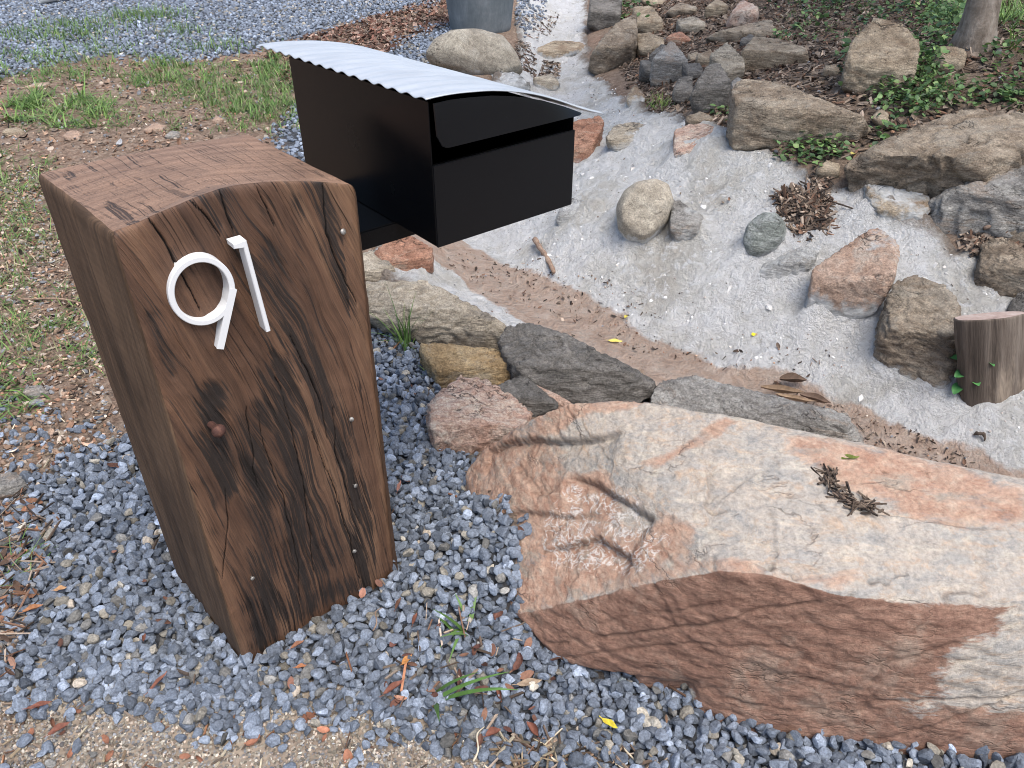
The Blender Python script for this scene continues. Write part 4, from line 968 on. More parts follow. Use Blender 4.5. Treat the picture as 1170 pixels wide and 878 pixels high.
# ------------------------------------------------------------------ the sawn log stump
c0 = hit(1131, 450); tp_ = at_plane(1131, 361, c0, np.array([0, -1., 0])); top_z = tp_[2]; shx = (tp_[0] - c0[0]) / (top_z - c0[2])
lr = 70 / FOC * np.linalg.norm(c0 - CAM) / 2 * .90
bm = bmesh.new(); seg = 48; rows_ = []
Hs = np.concatenate([np.linspace(-.1, top_z - c0[2] - .006, 26), [top_z - c0[2] - .002, top_z - c0[2]]])
for i, h in enumerate(Hs):
    r_ = []
    for k in range(seg):
        a = 2 * math.pi * k / seg
        rr = lr * (1 + .045 * math.sin(3 * a + 1) + .03 * math.sin(5 * a + 2 + h * 2) + .02 * math.sin(17 * a + 3 * math.sin(h * 9)))
        rr *= (1 - .05 * math.exp(-((h - .1) / .05) ** 2)) * (1 if i < 26 else (.985 if i == 26 else .95))
        r_.append(bm.verts.new((shx * h + rr * math.cos(a), rr * .42 * math.sin(a), h + max(h, 0) / Hs[-1] * (.012 * math.cos(a - .5) - .22 * rr * math.sin(a)))))
    rows_.append(r_)
for a, b in zip(rows_[:-1], rows_[1:]):
    for k in range(seg): bm.faces.new((a[k], a[(k + 1) % seg], b[(k + 1) % seg], b[k]))
n = NT('weathered_log_side'); o = n.attr('v_grain', 'Vector'); f = n.noise(n.mapping(o, (1, 1, .08)), 26, 7, .7, .3); g = n.noise(n.mapping(o, (1, 1, .3)), 9, 5, .65)
c = n.ramp(f, [(.3, (.045, .036, .029)), (.5, (.11, .086, .068)), (.7, (.20, .165, .135))]); c = n.mix(n.ramp(g, [(.55, 0.0), (.68, .8)]), c, (.36, .29, .22))
M['log'] = n.done(c, .85, n.bump(f, .8, .012), spec=.2)
n = NT('pink_sawn_log_top'); o = n.obj(); f = n.noise(o, 30, 6, .7)
M['logtop'] = n.done(n.ramp(f, [(.3, (.19, .13, .105)), (.5, (.36, .265, .225)), (.7, (.44, .36, .315))]), .85, n.bump(f, .5, .005))
stump = bm_obj('log_stump', bm, M['log'], smooth=True, loc=Vector(c0))
sv = co_of(stump.data); set_attrs(stump.data, {'v_grain': np.stack([sv[:, 0] - shx * sv[:, 2], sv[:, 1], sv[:, 2]], 1)})
tag(stump, 'short round log standing upright in the white channel, pink sawn top', 'stump')
bm = bmesh.new(); cv_ = bm.verts.new((shx * Hs[-1], 0, Hs[-1] + .002))
rt_ = []
for k in range(seg):
    v = rows_ and None
for k in range(seg):
    a = 2 * math.pi * k / seg; rr = lr * .95 * (1 + .045 * math.sin(3 * a + 1) + .03 * math.sin(5 * a + 2 + Hs[-1] * 2) + .02 * math.sin(17 * a + 3 * math.sin(Hs[-1] * 9)))
    rt_.append(bm.verts.new((shx * Hs[-1] + rr * math.cos(a), rr * .42 * math.sin(a), Hs[-1] + .012 * math.cos(a - .5) - .22 * rr * math.sin(a))))
for k in range(seg): bm.faces.new((rt_[k], rt_[(k + 1) % seg], cv_))
bm_obj('sawn_top', bm, M['logtop'], stump)

# ------------------------------------------------------------------ the big pale boulder
RB = -.05
ridge_px = [(590, 704, .05), (612, 690, .075), (650, 680, .125), (700, 672, .185), (760, 664, .245), (830, 653, .30), (872, 655, .305), (960, 680, .29), (1040, 699, .265), (1085, 704, .25)]
back_px = [(529, 541, .075), (545, 520, .11), (575, 498, .17), (610, 476, .25), (650, 462, .30), (690, 459, .325), (740, 460, .34), (820, 474, .36), (900, 497, .36), (985, 514, .35), (1100, 534, .335), (1175, 560, .33), (1330, 590, .30)]
right_px = [(1170, 700, .25), (1300, 690, .25), (1500, 720, .16)]
rid = [at_z(*p) for p in ridge_px]; bk_ = [at_z(*p) for p in back_px]; rt2 = [at_z(*p) for p in right_px]
lowA = [at_z(*p) for p in [(604, 716, .02), (640, 756, .025), (690, 768, .03), (730, 771, .035), (800, 772, .06), (900, 782, .06)]]
lowB = [at_z(*p) for p in [(722, 768, .03), (728, 787, .008), (760, 790, .006), (802, 788, .01), (880, 770, .07), (720, 752, .05)]]
lowC = [at_z(*p) for p in [(788, 797, .02), (793, 820, -.005), (830, 842, -.02), (880, 858, -.03), (950, 870, -.035), (1020, 876, -.035), (1105, 886, -.035), (1250, 894, -.03), (1450, 894, -.03)]]
def back_of(pts, dy, z): return [np.array([p[0], p[1] + dy, z]) for p in pts]
hA = rid + bk_ + rt2 + lowA + back_of(lowA, .2, .0) + back_of(bk_, -.06, -.12) + [at_z(900, 770, .07), at_z(1085, 790, .07), at_z(1300, 800, .07)]
hA += [lowC[i] + (rid[min(i + 3, 9)] - lowC[i]) * k for i, k in ((2, .34), (3, .36), (4, .38), (5, .38), (6, .40))]
hB = lowB + back_of(lowB, .25, 0) + [rid[3], rid[5]]
hC = lowC + rid[5:] + rt2 + back_of(lowC, .3, -.12) + [at_z(786, 770, .06), at_z(1040, 760, .16)]
inset = lambda P, k: [np.mean(P, 0) + (p - np.mean(P, 0)) * k for p in P]
VX = .0031
me = remesh([hull_bm(hA), hull_bm(hB), hull_bm(hC)], VX); me.name = 'pale_boulder'
V = smooth_co(me, co_of(me), 5); set_co(me, V); N = no_of(me)
bv = BVHTree.FromPolygons([tuple(v) for v in V], [tuple(p.vertices) for p in me.polygons])
def bhit(px, py):
    l, nn, i, d = bv.ray_cast(Vector(CAM), Vector(ray(px, py)).normalized())
    return np.array(l) if l is not None else at_z(px, py, .25)
N_s = smooth_co(me, N, 16); N_s /= np.linalg.norm(N_s, axis=1)[:, None]
topm = sstep(.45, .75, N[:, 2])
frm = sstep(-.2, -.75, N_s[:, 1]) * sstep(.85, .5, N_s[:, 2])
xy = V[:, :2]; xyw = xy + np.stack([.006 * fbm(V, 28, 4, gain=.65, seed=40), .006 * fbm(V, 28, 4, gain=.65, seed=41)], 1)
d = .009 * fbm(V, 3.5, 3, seed=42) * topm + .006 * fbm(V, 5, 3, seed=48) * (1 - topm)
Qs = V * np.array([1, 1, 4.0]) + V[:, :1] * np.array([[.0, .0, 1.1]])
q1 = fbm(V * np.array([1, 1, 1.6]), 3.4, 5, gain=.55, seed=80) * 7 + V[:, 0] * 2.0; fl1 = np.floor(q1); te = fl1 + sstep(.40, .60, q1 - fl1)
d += .0038 * (te - q1) * topm * sstep(1.15, .1, V[:, 0] + .5 * fbm(V, 2.5, 2, seed=82)) * .8
q2 = fbm(V * np.array([1, 1, 1.2]), 2.8, 5, gain=.55, seed=81) * 5 + V[:, 2] * 9 + V[:, 0] * 2.5; fl2 = np.floor(q2); te2 = fl2 + sstep(.42, .58, q2 - fl2)
d += .0022 * (te2 - q2) * (1 - topm) + .005 * fbm(V, 5, 3, gain=.5, seed=83) * (1 - topm)
tz_ = V[:, 2] * 26 + V[:, 0] * 4 + 2.2 * fbm(V, 7, 3, seed=47); d += .0016 * (sstep(.3, .6, tz_ - np.floor(tz_)) - .5) * (1 - topm)
d += .002 * (np.abs(fbm(Qs, 5, 4, seed=43)) - .25) * (1 - topm) + .003 * fbm(V, 40, 4, seed=44) + .0016 * fbm(Qs, 26, 3, seed=45) * (1 - topm)
dark_c = np.zeros(len(V))
steps = [  # polyline in photo pixels (left to right), drop, fall-off, on which side the surface drops
    ([(642, 545), (674, 549), (700, 566), (735, 588), (752, 592)], .016, .10, -1),
    ([(610, 632), (650, 622), (680, 613), (705, 632), (732, 650)], .020, .05, -1),
    ([(530, 530), (556, 514), (581, 505), (630, 503), (674, 502), (700, 494), (718, 491)], .018, .06, -1),
    ([(802, 524), (809, 545), (811, 558), (804, 574), (814, 585), (842, 580)], .008, .06, 1),
    ([(942, 532), (950, 555), (965, 574), (990, 582), (1040, 590), (1085, 600), (1175, 612)], .013, .09, 1),
    ([(575, 520), (600, 550), (612, 565), (640, 560)], .010, .05, 1), ([(560, 590), (600, 585), (640, 590), (690, 585)], .007, .05, -1),
    ([(880, 655), (885, 645), (905, 655), (908, 672)], .012, .03, 1), ([(1075, 700), (1085, 680), (1105, 676), (1130, 690)], .008, .06, 1), ([(990, 668), (1005, 664), (1012, 672)], .006, .03, 1)]
for pl, h, fo, sgn in steps:
    L3 = np.array([bhit(*p) for p in pl]); L2 = L3[:, :2]
    dd, sg, tt = line_d(xyw, L2)
    near = sstep(.10, .03, np.abs(V[:, 2] - np.interp(tt, np.linspace(0, 1, len(L3)), L3[:, 2]))) * (topm > .05)
    ends = sstep(0, .22, tt) * sstep(1, .78, tt)
    low = sg * sgn > 0
    d -= near * ends * np.where(low, h * np.exp(-dd / fo) * sstep(0, .0035, dd), 0) + near * ends * .007 * np.exp(-(dd / .003) ** 2)
    dark_c = np.maximum(dark_c, near * ends * np.exp(-(dd / .003) ** 2) * .7)  # shade at the foot of the ledges put into the colour
# long scratches and joints in the front face: shallow V grooves, measured the same way
grooves = [([(625, 735), (700, 728), (800, 715), (860, 700), (920, 690), (975, 680)], .007), ([(600, 720), (680, 712), (760, 700), (820, 690)], .004), ([(640, 752), (720, 742), (800, 735), (900, 740)], .004), ([(800, 790), (900, 770), (990, 790), (1010, 760), (1090, 735)], .004),
           ([(1000, 800), (1080, 800), (1170, 796)], .007), ([(960, 855), (1030, 840), (1110, 812), (1170, 790)], .006), ([(745, 668), (760, 690), (770, 715)], .003), ([(830, 800), (900, 815), (985, 815), (1000, 790)], .004), ([(870, 700), (900, 730), (930, 760)], .003), ([(880, 580), (890, 640), (872, 656)], .002)]
for pl, h in grooves:
    L3 = np.array([bhit(*p) for p in pl]); best = np.full(len(V), 9.)
    Vw = V + .004 * np.stack([fbm(V, 18, 2, seed=50), fbm(V, 18, 2, seed=51), fbm(V, 18, 2, seed=52)], 1)
    for a, b in zip(L3[:-1], L3[1:]):
        ab = b - a; t = np.clip(((Vw - a) @ ab) / (ab @ ab), 0, 1); best = np.minimum(best, np.linalg.norm(Vw - a - t[:, None] * ab, axis=1))
    d -= h * np.exp(-(best / .0036) ** 2) * .7; dark_c = np.maximum(dark_c, .5 * np.exp(-(best / .0035) ** 2))
# colour zones, as world-space regions of the stone
def zone(px, soft=.03, amp=.03, seed=60, octv=4):
    pl = np.array([bhit(*p)[:2] for p in px])
    return sstep(-soft, soft, poly_sd(xy[:, 0], xy[:, 1], pl) + amp * fbm(V, 9, octv, seed=seed))
orange = np.maximum.reduce([zone([(525, 540), (560, 505), (610, 478), (640, 520), (640, 545), (674, 549), (735, 588), (790, 610), (760, 640), (700, 668), (600, 700), (580, 690), (600, 600)], .03, .045, 60),
    .9 * zone([(905, 500), (985, 514), (1180, 560), (1180, 612), (1085, 598), (985, 580), (940, 545), (900, 520)], .03, .05, 61), .8 * zone([(530, 540), (600, 478), (690, 458), (740, 462), (690, 475), (600, 505)], .012, .03, 62),
    .8 * zone([(735, 528), (790, 500), (830, 480), (840, 484), (800, 512), (750, 536)], .01, .02, 63), .6 * zone([(860, 668), (960, 650), (1000, 640), (960, 690)], .02, .03, 64), .7 * zone([(740, 640), (850, 640), (870, 655), (760, 664), (660, 678)], .02, .03, 65)])
orange = np.maximum(orange, .85 * sstep(.16, .02, V[:, 0] + .10 * fbm(V, 6, 4, seed=71)))
lichen = zone([(600, 595), (640, 560), (700, 565), (760, 625), (720, 650), (610, 620)], .02, .05, 66)
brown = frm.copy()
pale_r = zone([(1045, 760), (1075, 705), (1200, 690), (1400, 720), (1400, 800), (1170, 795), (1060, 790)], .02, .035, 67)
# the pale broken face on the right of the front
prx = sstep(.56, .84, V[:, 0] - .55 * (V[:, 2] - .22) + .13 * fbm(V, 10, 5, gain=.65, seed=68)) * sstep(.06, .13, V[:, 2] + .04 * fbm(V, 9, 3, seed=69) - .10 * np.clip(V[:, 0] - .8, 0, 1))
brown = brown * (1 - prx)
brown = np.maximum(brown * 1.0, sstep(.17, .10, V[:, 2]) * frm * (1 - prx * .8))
V = V + N * d[:, None]; PO = np.array([.35, .9, 0.0])
set_co(me, V - PO)
me.polygons.foreach_set('use_smooth', np.ones(len(me.polygons), bool))
set_attrs(me, {'orange': orange, 'brown': np.clip(brown, 0, 1), 'lichen': lichen, 'seam_shade': dark_c})
n = NT('iron_stained_sandstone'); o = n.obj()
st1 = n.mapping(o, (1, 2.4, 5), (0, 0, .35)); f1 = n.noise(st1, 5, 10, .68, .8); f2 = n.noise(n.mapping(o, (1, 1.4, 4), (0, 0, .3)), 22, 9, .72, .6); f3 = n.noise(o, 120, 6, .75)
pale = n.ramp(f1, [(.25, (.25, .238, .222)), (.40, (.345, .322, .29)), (.52, (.415, .36, .303)), (.62, (.355, .33, .30)), (.74, (.45, .405, .35))])
pale = n.mix(n.ramp(f2, [(.52, 0.0), (.68, .75)]), pale, (.45, .31, .205))
pale = n.mix(n.ramp(f2, [(.32, .8), (.46, 0.0)]), pale, (.215, .215, .21))
pale = n.mix(n.ramp(n.noise(st1, 12, 7, .72, .5), [(.53, 0.0), (.66, .6)]), pale, (.56, .49, .39))
fz = n.noise(n.mapping(o, (1, 2.0, 3), (0, 0, .45), (4, 2, 1)), 5, 5, .55, .1)
fis = n.math('MULTIPLY', n.ramp(n.math('ABSOLUTE', n.math('SUBTRACT', fz, .5)), [(.002, 1.0), (.012, 0.0)]), n.ramp(n.noise(o, 7, 3, .6), [(.50, 0.0), (.6, 1.0)]))
org = n.ramp(f2, [(.28, (.22, .105, .065)), (.42, (.35, .205, .142)), (.56, (.43, .29, .212)), (.72, (.50, .395, .305))])
grn = n.ramp(f1, [(.3, (.22, .20, .17)), (.6, (.36, .32, .26))])
org = n.mix(n.ramp(n.noise(st1, 8, 6, .7, .6), [(.54, 0.0), (.66, .75)]), org, grn)
m = n.math('ADD', n.attr('orange'), n.math('MULTIPLY', n.math('SUBTRACT', f2, .5), 1.7))
m = n.math('ADD', m, n.math('MULTIPLY', n.math('SUBTRACT', f1, .5), 2.2))
c = n.mix(n.ramp(m, [(.30, 0.0), (.80, 1.0)]), pale, org)
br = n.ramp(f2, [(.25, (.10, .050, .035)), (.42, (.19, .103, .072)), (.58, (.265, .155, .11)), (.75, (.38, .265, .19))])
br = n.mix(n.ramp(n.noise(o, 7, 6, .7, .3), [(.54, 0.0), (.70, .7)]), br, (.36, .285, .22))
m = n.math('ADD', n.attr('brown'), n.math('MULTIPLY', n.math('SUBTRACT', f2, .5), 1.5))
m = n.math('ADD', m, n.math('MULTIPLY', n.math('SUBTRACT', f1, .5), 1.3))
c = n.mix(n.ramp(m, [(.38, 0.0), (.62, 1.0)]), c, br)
lv = n.noise(o, 34, 6, .68, 1.2); lr_ = n.math('ABSOLUTE', n.math('SUBTRACT', lv, .52))
lm = n.math('MULTIPLY', n.ramp(lr_, [(.012, 1.0), (.032, 0.0)]), n.ramp(n.math('ADD', n.attr('lichen'), n.math('MULTIPLY', n.math('SUBTRACT', n.noise(o, 15, 4, .6), .5), 1.6)), [(.5, 0.0), (.75, .9)]))
c = n.mix(lm, c, (.62, .58, .54))
vn = n.noise(n.mapping(o, (1, 1, 1), (0, 0, .8)), 4.5, 4, .6, 1.5); vm = n.ramp(n.math('ABSOLUTE', n.math('SUBTRACT', vn, .5)), [(.001, .3), (.006, 0.0)])
c = n.mix(n.math('MULTIPLY', vm, n.math('SUBTRACT', 1.0, n.attr('brown'), True)), c, (.50, .38, .27))
c = n.mix(.6, c, n.ramp(f3, [(.28, (.2, .2, .2)), (.5, (.5, .5, .5)), (.72, (.78, .77, .76))]), 'OVERLAY')
c = n.mix(n.math('MULTIPLY', fis, .4), c, (.07, .045, .032))
c = n.mix(n.math('MULTIPLY', n.attr('seam_shade'), .55), c, (.05, .03, .022))
hh = n.math('ADD', n.math('MULTIPLY', fis, -.25), n.math('MULTIPLY', f3, .35))
hh = n.math('ADD', hh, n.noise(n.mapping(o, (1, 1.2, 2.6), (.05, .25, .3)), 16, 10, .74, .4))
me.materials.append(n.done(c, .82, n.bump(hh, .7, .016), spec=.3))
bo = bpy.data.objects.new('pale_boulder', me); bo.location = Vector(PO); link(bo)
tag(bo, 'huge flat boulder, pale grey and orange above, brown in front, lying on gravel', 'boulder')
BIGV = bv
# ================================================================== gravel
def ico(sub):
    bm = bmesh.new(); bmesh.ops.create_icosphere(bm, subdivisions=sub, radius=1.0)
    V = np.array([v.co[:] for v in bm.verts]); F = np.array([[v.index for v in f.verts] for f in bm.faces]); bm.free(); return V, F
def stone_protos(sub, n, rg, nplanes=9):
    V0, F0 = ico(sub); out = []
    for _ in range(n):
        V = V0.copy()
        for _ in range(nplanes):
            nn = rg.normal(size=3); nn /= np.linalg.norm(nn); h = rg.uniform(.45, .8)
            e = V @ nn - h; V = V - np.maximum(e, 0)[:, None] * nn
        V = V - V.mean(0); V /= np.abs(V).max()
        out.append((V * rg.uniform([.95, .65, .5], [1.0, .95, .75]), F0))
    return out
rg = np.random.default_rng(11)
P_HI = stone_protos(2, 22, rg); P_MID = stone_protos(1, 14, rg, 5)
def grid_pts(poly, step, jit=.5, soft=.02, seed=0, ymax=99):
    lo, hi = poly.min(0), poly.max(0); hi = np.minimum(hi, [99, ymax])
    a, b = np.meshgrid(np.arange(lo[0], hi[0], step), np.arange(lo[1], hi[1], step * .87)); a = a + (np.arange(a.shape[0]) % 2)[:, None] * step / 2
    p = np.stack([a.ravel(), b.ravel()], 1) + RNG.uniform(-jit, jit, (a.size, 2)) * step
    sd = poly_sd(p[:, 0], p[:, 1], poly) + .025 * fbm(xyz(p[:, 0], p[:, 1]), 11, 3, seed=70 + seed)
    return p[sd > RNG.uniform(-soft, soft, len(p))]
def stone_cols(n):
    base = np.array([.146, .168, .205]); v = np.exp(RNG.normal(0, .33, n))[:, None]
    c = base * v; t = RNG.uniform(0, 1, n)
    c = np.where((t < .05)[:, None], np.array([.23, .21, .175]) * v, c); c = np.where(((t > .05) & (t < .12))[:, None], np.array([.15, .145, .135]) * v, c)
    c = np.where((t > .996)[:, None], np.array([.42, .36, .29]), c)
    return np.clip(c, .02, .6)
FOOT_POST = np.array([B_FL[:2], B_FR[:2], B_BR[:2], B_BL[:2]])
FOOT_B = np.array([at_z(*p)[:2] for p in [(545, 545, .05), (600, 690, .05), (700, 745, .05), (800, 800, .0), (1100, 850, 0), (1450, 860, 0), (1330, 590, .2), (740, 470, .3), (610, 490, .2)]])
PS, SC, LAY = [], [], []
for step, zo, smin, smax, sd_ in [(.0155, .000, .0075, .0135, 1), (.018, .0085, .008, .0148, 2), (.025, .0175, .0085, .0155, 3)]:
    p = grid_pts(GRAVEL_NEAR, step, .45, .03, sd_, 3.2)
    ok = (poly_sd(p[:, 0], p[:, 1], FOOT_POST) < .004) & (poly_sd(p[:, 0], p[:, 1], FOOT_B) < .05) & (p[:, 1] > .45) & (p[:, 0] > -1.75) & (p[:, 0] < 1.5)
    p = p[ok]; PS.append(np.concatenate([p, height(p[:, 0], p[:, 1])[:, None] + zo + RNG.uniform(-.003, .004, (len(p), 1))], 1)); SC.append(RNG.uniform(smin, smax, len(p)))
# strays on the concrete
p = grid_pts(slab, .021, .5, .0, 5); p = p[(p[:, 0] > -1.3) & (p[:, 1] > .35)]
dg = -poly_sd(p[:, 0], p[:, 1], GRAVEL_NEAR); cl = fbm(xyz(p[:, 0], p[:, 1]), 8, 3, seed=77)
keep = RNG.uniform(0, 1, len(p)) < np.clip(.75 * np.exp(-dg / .022) + .10 * np.exp(-dg / .09) + .25 * sstep(.15, .4, cl), 0, 1) * .8
p = p[keep]; PS.append(np.concatenate([p, height(p[:, 0], p[:, 1])[:, None] * .5 + .009 + 0 * p[:, :1]], 1)); SC.append(RNG.uniform(.007, .015, len(p)))
# strays on the dirt and between the edging rocks
p = sample_poly(wpoly([(0, 440), (60, 470), (150, 480), (160, 530), (60, 570), (0, 580)]), 120); PS.append(np.concatenate([p, height(p[:, 0], p[:, 1])[:, None] + .004], 1)); SC.append(RNG.uniform(.006, .014, len(p)))
p = sample_poly(wpoly([(425, 312), (450, 318), (540, 380), (500, 400), (440, 380)]), 60); PS.append(np.concatenate([p, height(p[:, 0], p[:, 1])[:, None] + .006], 1)); SC.append(RNG.uniform(.006, .013, len(p)))
pos = np.concatenate(PS); s = np.concatenate(SC); nS = len(pos)
R = rot_batch(RNG.uniform(0, 6.28, nS), RNG.normal(0, .65, nS), RNG.normal(0, .65, nS))
V, F, C = instance(P_HI, pos, R, np.repeat((s * RNG.uniform(.85, 1.25, nS))[:, None], 3, 1), stone_cols(nS), RNG.integers(0, len(P_HI), nS))
tag(np_mesh('gravel', V, F, M['gravel'], False, {'Col': C}), 'loose blue grey crushed stone gravel round the timber post and along the big boulder', 'gravel', kind='stuff')
print('near stones', nS)
PS, SC = [], []
for poly, step, lo_, hi_, sd_ in [(GRAVEL_FAR, .031, .013, .022, 6), (GRAVEL_POT, .03, .013, .022, 7), (GRAVEL_MID, .024, .011, .018, 8)]:
    p = grid_pts(poly, step, .5, .15, sd_, 9.2); p = p[(p[:, 0] > -6)]
    PS.append(np.concatenate([p, height(p[:, 0], p[:, 1])[:, None] + RNG.uniform(-.002, .01, (len(p), 1))], 1)); SC.append(RNG.uniform(lo_, hi_, len(p)))
p = sample_poly(wpoly([(590, 0), (625, -10), (625, 20), (600, 45), (588, 30)]), 260); PS.append(np.concatenate([p, surf(p[:, 0], p[:, 1])[:, None] + .005], 1)); SC.append(RNG.uniform(.012, .022, len(p)))
pos = np.concatenate(PS); s = np.concatenate(SC); nS = len(pos)
R = rot_batch(RNG.uniform(0, 6.28, nS), RNG.normal(0, .4, nS), RNG.normal(0, .4, nS))
V, F, C = instance(P_MID, pos, R, np.repeat(s[:, None], 3, 1), stone_cols(nS) * 1.1, RNG.integers(0, len(P_MID), nS))
tag(np_mesh('gravel', V, F, M['gravel'], False, {'Col': C}), 'paler gravel drive spread across the far left of the yard', 'gravel', kind='stuff')
print('far stones', nS)

# ================================================================== litter: chips, twigs, flakes, crumbs
def box_proto():
    v = np.array([[x, y, z] for x in (-1, 1) for y in (-1, 1) for z in (-1, 1)], float)
    v[[0, 1]] *= [.8, .7, 1]; v[[6, 7]] *= [.9, .6, 1]
    f = np.array([[0, 1, 3, 2], [4, 6, 7, 5], [0, 4, 5, 1], [2, 3, 7, 6], [0, 2, 6, 4], [1, 5, 7, 3]])
    return v, f
def flake_proto(curl):
    a = np.linspace(-1, 1, 5); V = []; 
    for i, t in enumerate(a):
        w = math.sqrt(max(1 - t * t * .92, .02))
        for sg in (-1, 0, 1): V.append([t, sg * w, curl * (t * t + .7 * abs(sg)) ])
    F = [[i * 3 + k, i * 3 + k + 1, i * 3 + k + 4, i * 3 + k + 3] for i in range(4) for k in range(2)]
    return np.array(V, float), np.array(F)
CHIPS = [box_proto()]; 
FLK = [flake_proto(c) for c in (.15, .5, -.35, .8)]
def ground_R(p, spread):
    hx, hy = slope_n(p[:, 0], p[:, 1]); yaw = RNG.uniform(0, 6.28, len(p))
    R = rot_batch(yaw, RNG.normal(0, spread, len(p)), RNG.normal(0, spread, len(p)))
    n = np.stack([-hx, -hy, np.ones(len(p))], 1); n /= np.linalg.norm(n, axis=1)[:, None]
    t = np.stack([n[:, 2], 0 * hx, -n[:, 0]], 1); t /= np.linalg.norm(t, axis=1)[:, None]; b = np.cross(n, t)
    return np.stack([t, b, n], 2) @ R
def pick(cols, n, var=.3):
    cols = np.array(cols); return np.clip(cols[RNG.integers(0, len(cols), n)] * np.exp(RNG.normal(0, var, (n, 1))), .006, .8)
BARK = [(.07, .05, .037), (.12, .085, .063), (.18, .135, .10), (.04, .03, .024), (.26, .205, .16), (.13, .075, .05)]
STRAW = [(.34, .28, .19), (.26, .20, .13), (.42, .36, .26), (.18, .13, .085)]
EARTH = [(.22, .145, .10), (.31, .215, .155), (.27, .155, .10), (.17, .13, .10), (.38, .31, .25), (.20, .20, .205)]
acc = {'c': [], 'f': [], 's': []}
def add(kind, p, scl, col, lift=.004, spread=.25, zf=None):
    if not len(p): return
    z = (zf if zf is not None else surf(p[:, 0], p[:, 1])) + lift
    acc[kind].append((np.concatenate([p, np.reshape(z, (-1, 1)) + RNG.uniform(0, .004, (len(p), 1))], 1), ground_R(p, spread), scl, col))
def U(n, a, b): return RNG.uniform(a, b, n)
def chips(poly, n, L=(.008, .022), W=(.002, .005), cols=BARK, lift=.004, spread=.3):
    p = sample_poly(poly, n); m = len(p); add('c', p, np.stack([U(m, *L), U(m, *W), U(m, .0008, .0022)], 1), pick(cols, m), lift, spread)
def flakes(poly, n, L=(.008, .02), cols=BARK, lift=.005, spread=.4):
    p = sample_poly(poly, n); m = len(p); l = U(m, *L); add('f', p, np.stack([l, l * U(m, .3, .6), l * U(m, .2, .6)], 1), pick(cols, m), lift, spread)
def crumbs(poly, n, r=(.003, .009), cols=EARTH, lift=.001):
    p = sample_poly(poly, n); m = len(p); l = U(m, *r); add('s', p, np.stack([l, l, l * .8], 1), pick(cols, m), lift, .6)
MUL_NEAR = wpoly([(690, -10), (900, -10), (1300, -10), (1300, 330), (1180, 330), (1120, 280), (1060, 248), (985, 203), (940, 205), (890, 178), (830, 158), (770, 128), (715, 100)])
chips(MUL_NEAR, 9000, (.010, .030), (.003, .008), BARK, .006, .35); flakes(MUL_NEAR, 4500, (.010, .026), BARK + [(.24, .19, .15)]); crumbs(MUL_NEAR, 1500, (.006, .016))
chips(MPILE, 380, (.012, .045), (.002, .006), BARK, .008, .4); chips(wpoly([(875, 240), (925, 195), (950, 205), (960, 270), (915, 300), (890, 285)]), 90, (.008, .03), (.001, .004), BARK, .004); flakes(MPILE, 160, (.010, .02))
for poly, n in [(wpoly([(930, 205), (945, 205), (950, 235), (925, 235)]), 60), (wpoly([(1085, 262), (1150, 262), (1150, 300), (1110, 300)]), 120), (wpoly([(590, 45), (612, 55), (612, 90), (585, 75)]), 200), (wpoly([(622, 68), (640, 70), (640, 90), (615, 90)]), 160), (wpoly([(735, 95), (770, 95), (775, 125), (740, 130)]), 220), (wpoly([(590, 25), (640, 15), (625, 50), (600, 50)]), 120)]:
    chips(poly, n, (.008, .022), (.002, .005)); flakes(poly, n // 2)
DIRT = wpoly([(-60, 88), (60, 76), (150, 70), (300, 62), (400, 30), (520, 0), (520, 26), (440, 65), (440, 115), (345, 130), (310, 160), (400, 260), (420, 350), (280, 430), (150, 500), (60, 545), (-60, 590)])
DIRTN = wpoly([(-60, 190), (60, 190), (130, 480), (150, 510), (60, 560), (-60, 600)])
crumbs(DIRT, 5200, (.004, .013)); chips(DIRT, 1300, (.006, .018), (.0012, .004), STRAW[3:] + BARK); flakes(DIRT, 1000, (.008, .022), BARK + EARTH)
crumbs(DIRTN, 4200, (.003, .010)); chips(DIRTN, 700, (.006, .02), (.0007, .0016), STRAW[1:] + BARK[:3]); flakes(DIRTN, 400, (.005, .013), EARTH)
FARD = wpoly([(300, 60), (400, 28), (520, -10), (520, 24), (440, 62), (440, 90), (330, 100)])
flakes(FARD, 1500, (.014, .035), [(.15, .075, .055), (.10, .06, .045), (.20, .11, .08), (.27, .19, .15)]); chips(FARD, 900, (.015, .04), (.003, .007))
EDGE_L = wpoly([(-30, 560), (30, 560), (70, 600), (40, 700), (20, 780), (-30, 780)])
chips(EDGE_L, 150, (.010, .035), (.0008, .0022), BARK + [(.17, .09, .055)], .022); flakes(EDGE_L, 50, (.007, .02), [(.17, .085, .05), (.12, .07, .05), (.08, .05, .035)], .022); crumbs(EDGE_L, 300, (.003, .009), EARTH, .015)
# bits on the channel floor: along the foot of the wash and in the silt
for poly, n in [(wpoly([(480, 262), (600, 300), (690, 350), (760, 385), (740, 410), (640, 370), (540, 330)]), 110), (wpoly([(880, 440), (1000, 480), (1120, 530), (1100, 545), (960, 505), (900, 470)]), 110), (wpoly([(640, 310), (720, 320), (760, 370), (700, 350)]), 16), (SILT, 150), (WHITE, 260), (wpoly([(740, 400), (900, 400), (960, 430), (860, 430)]), 20)]:
    chips(poly, n // 2, (.002, .010), (.0005, .0013), BARK, .002, .2); flakes(poly, n // 2, (.003, .011), BARK, .003); crumbs(poly, n, (.0015, .006), BARK + EARTH, .001)
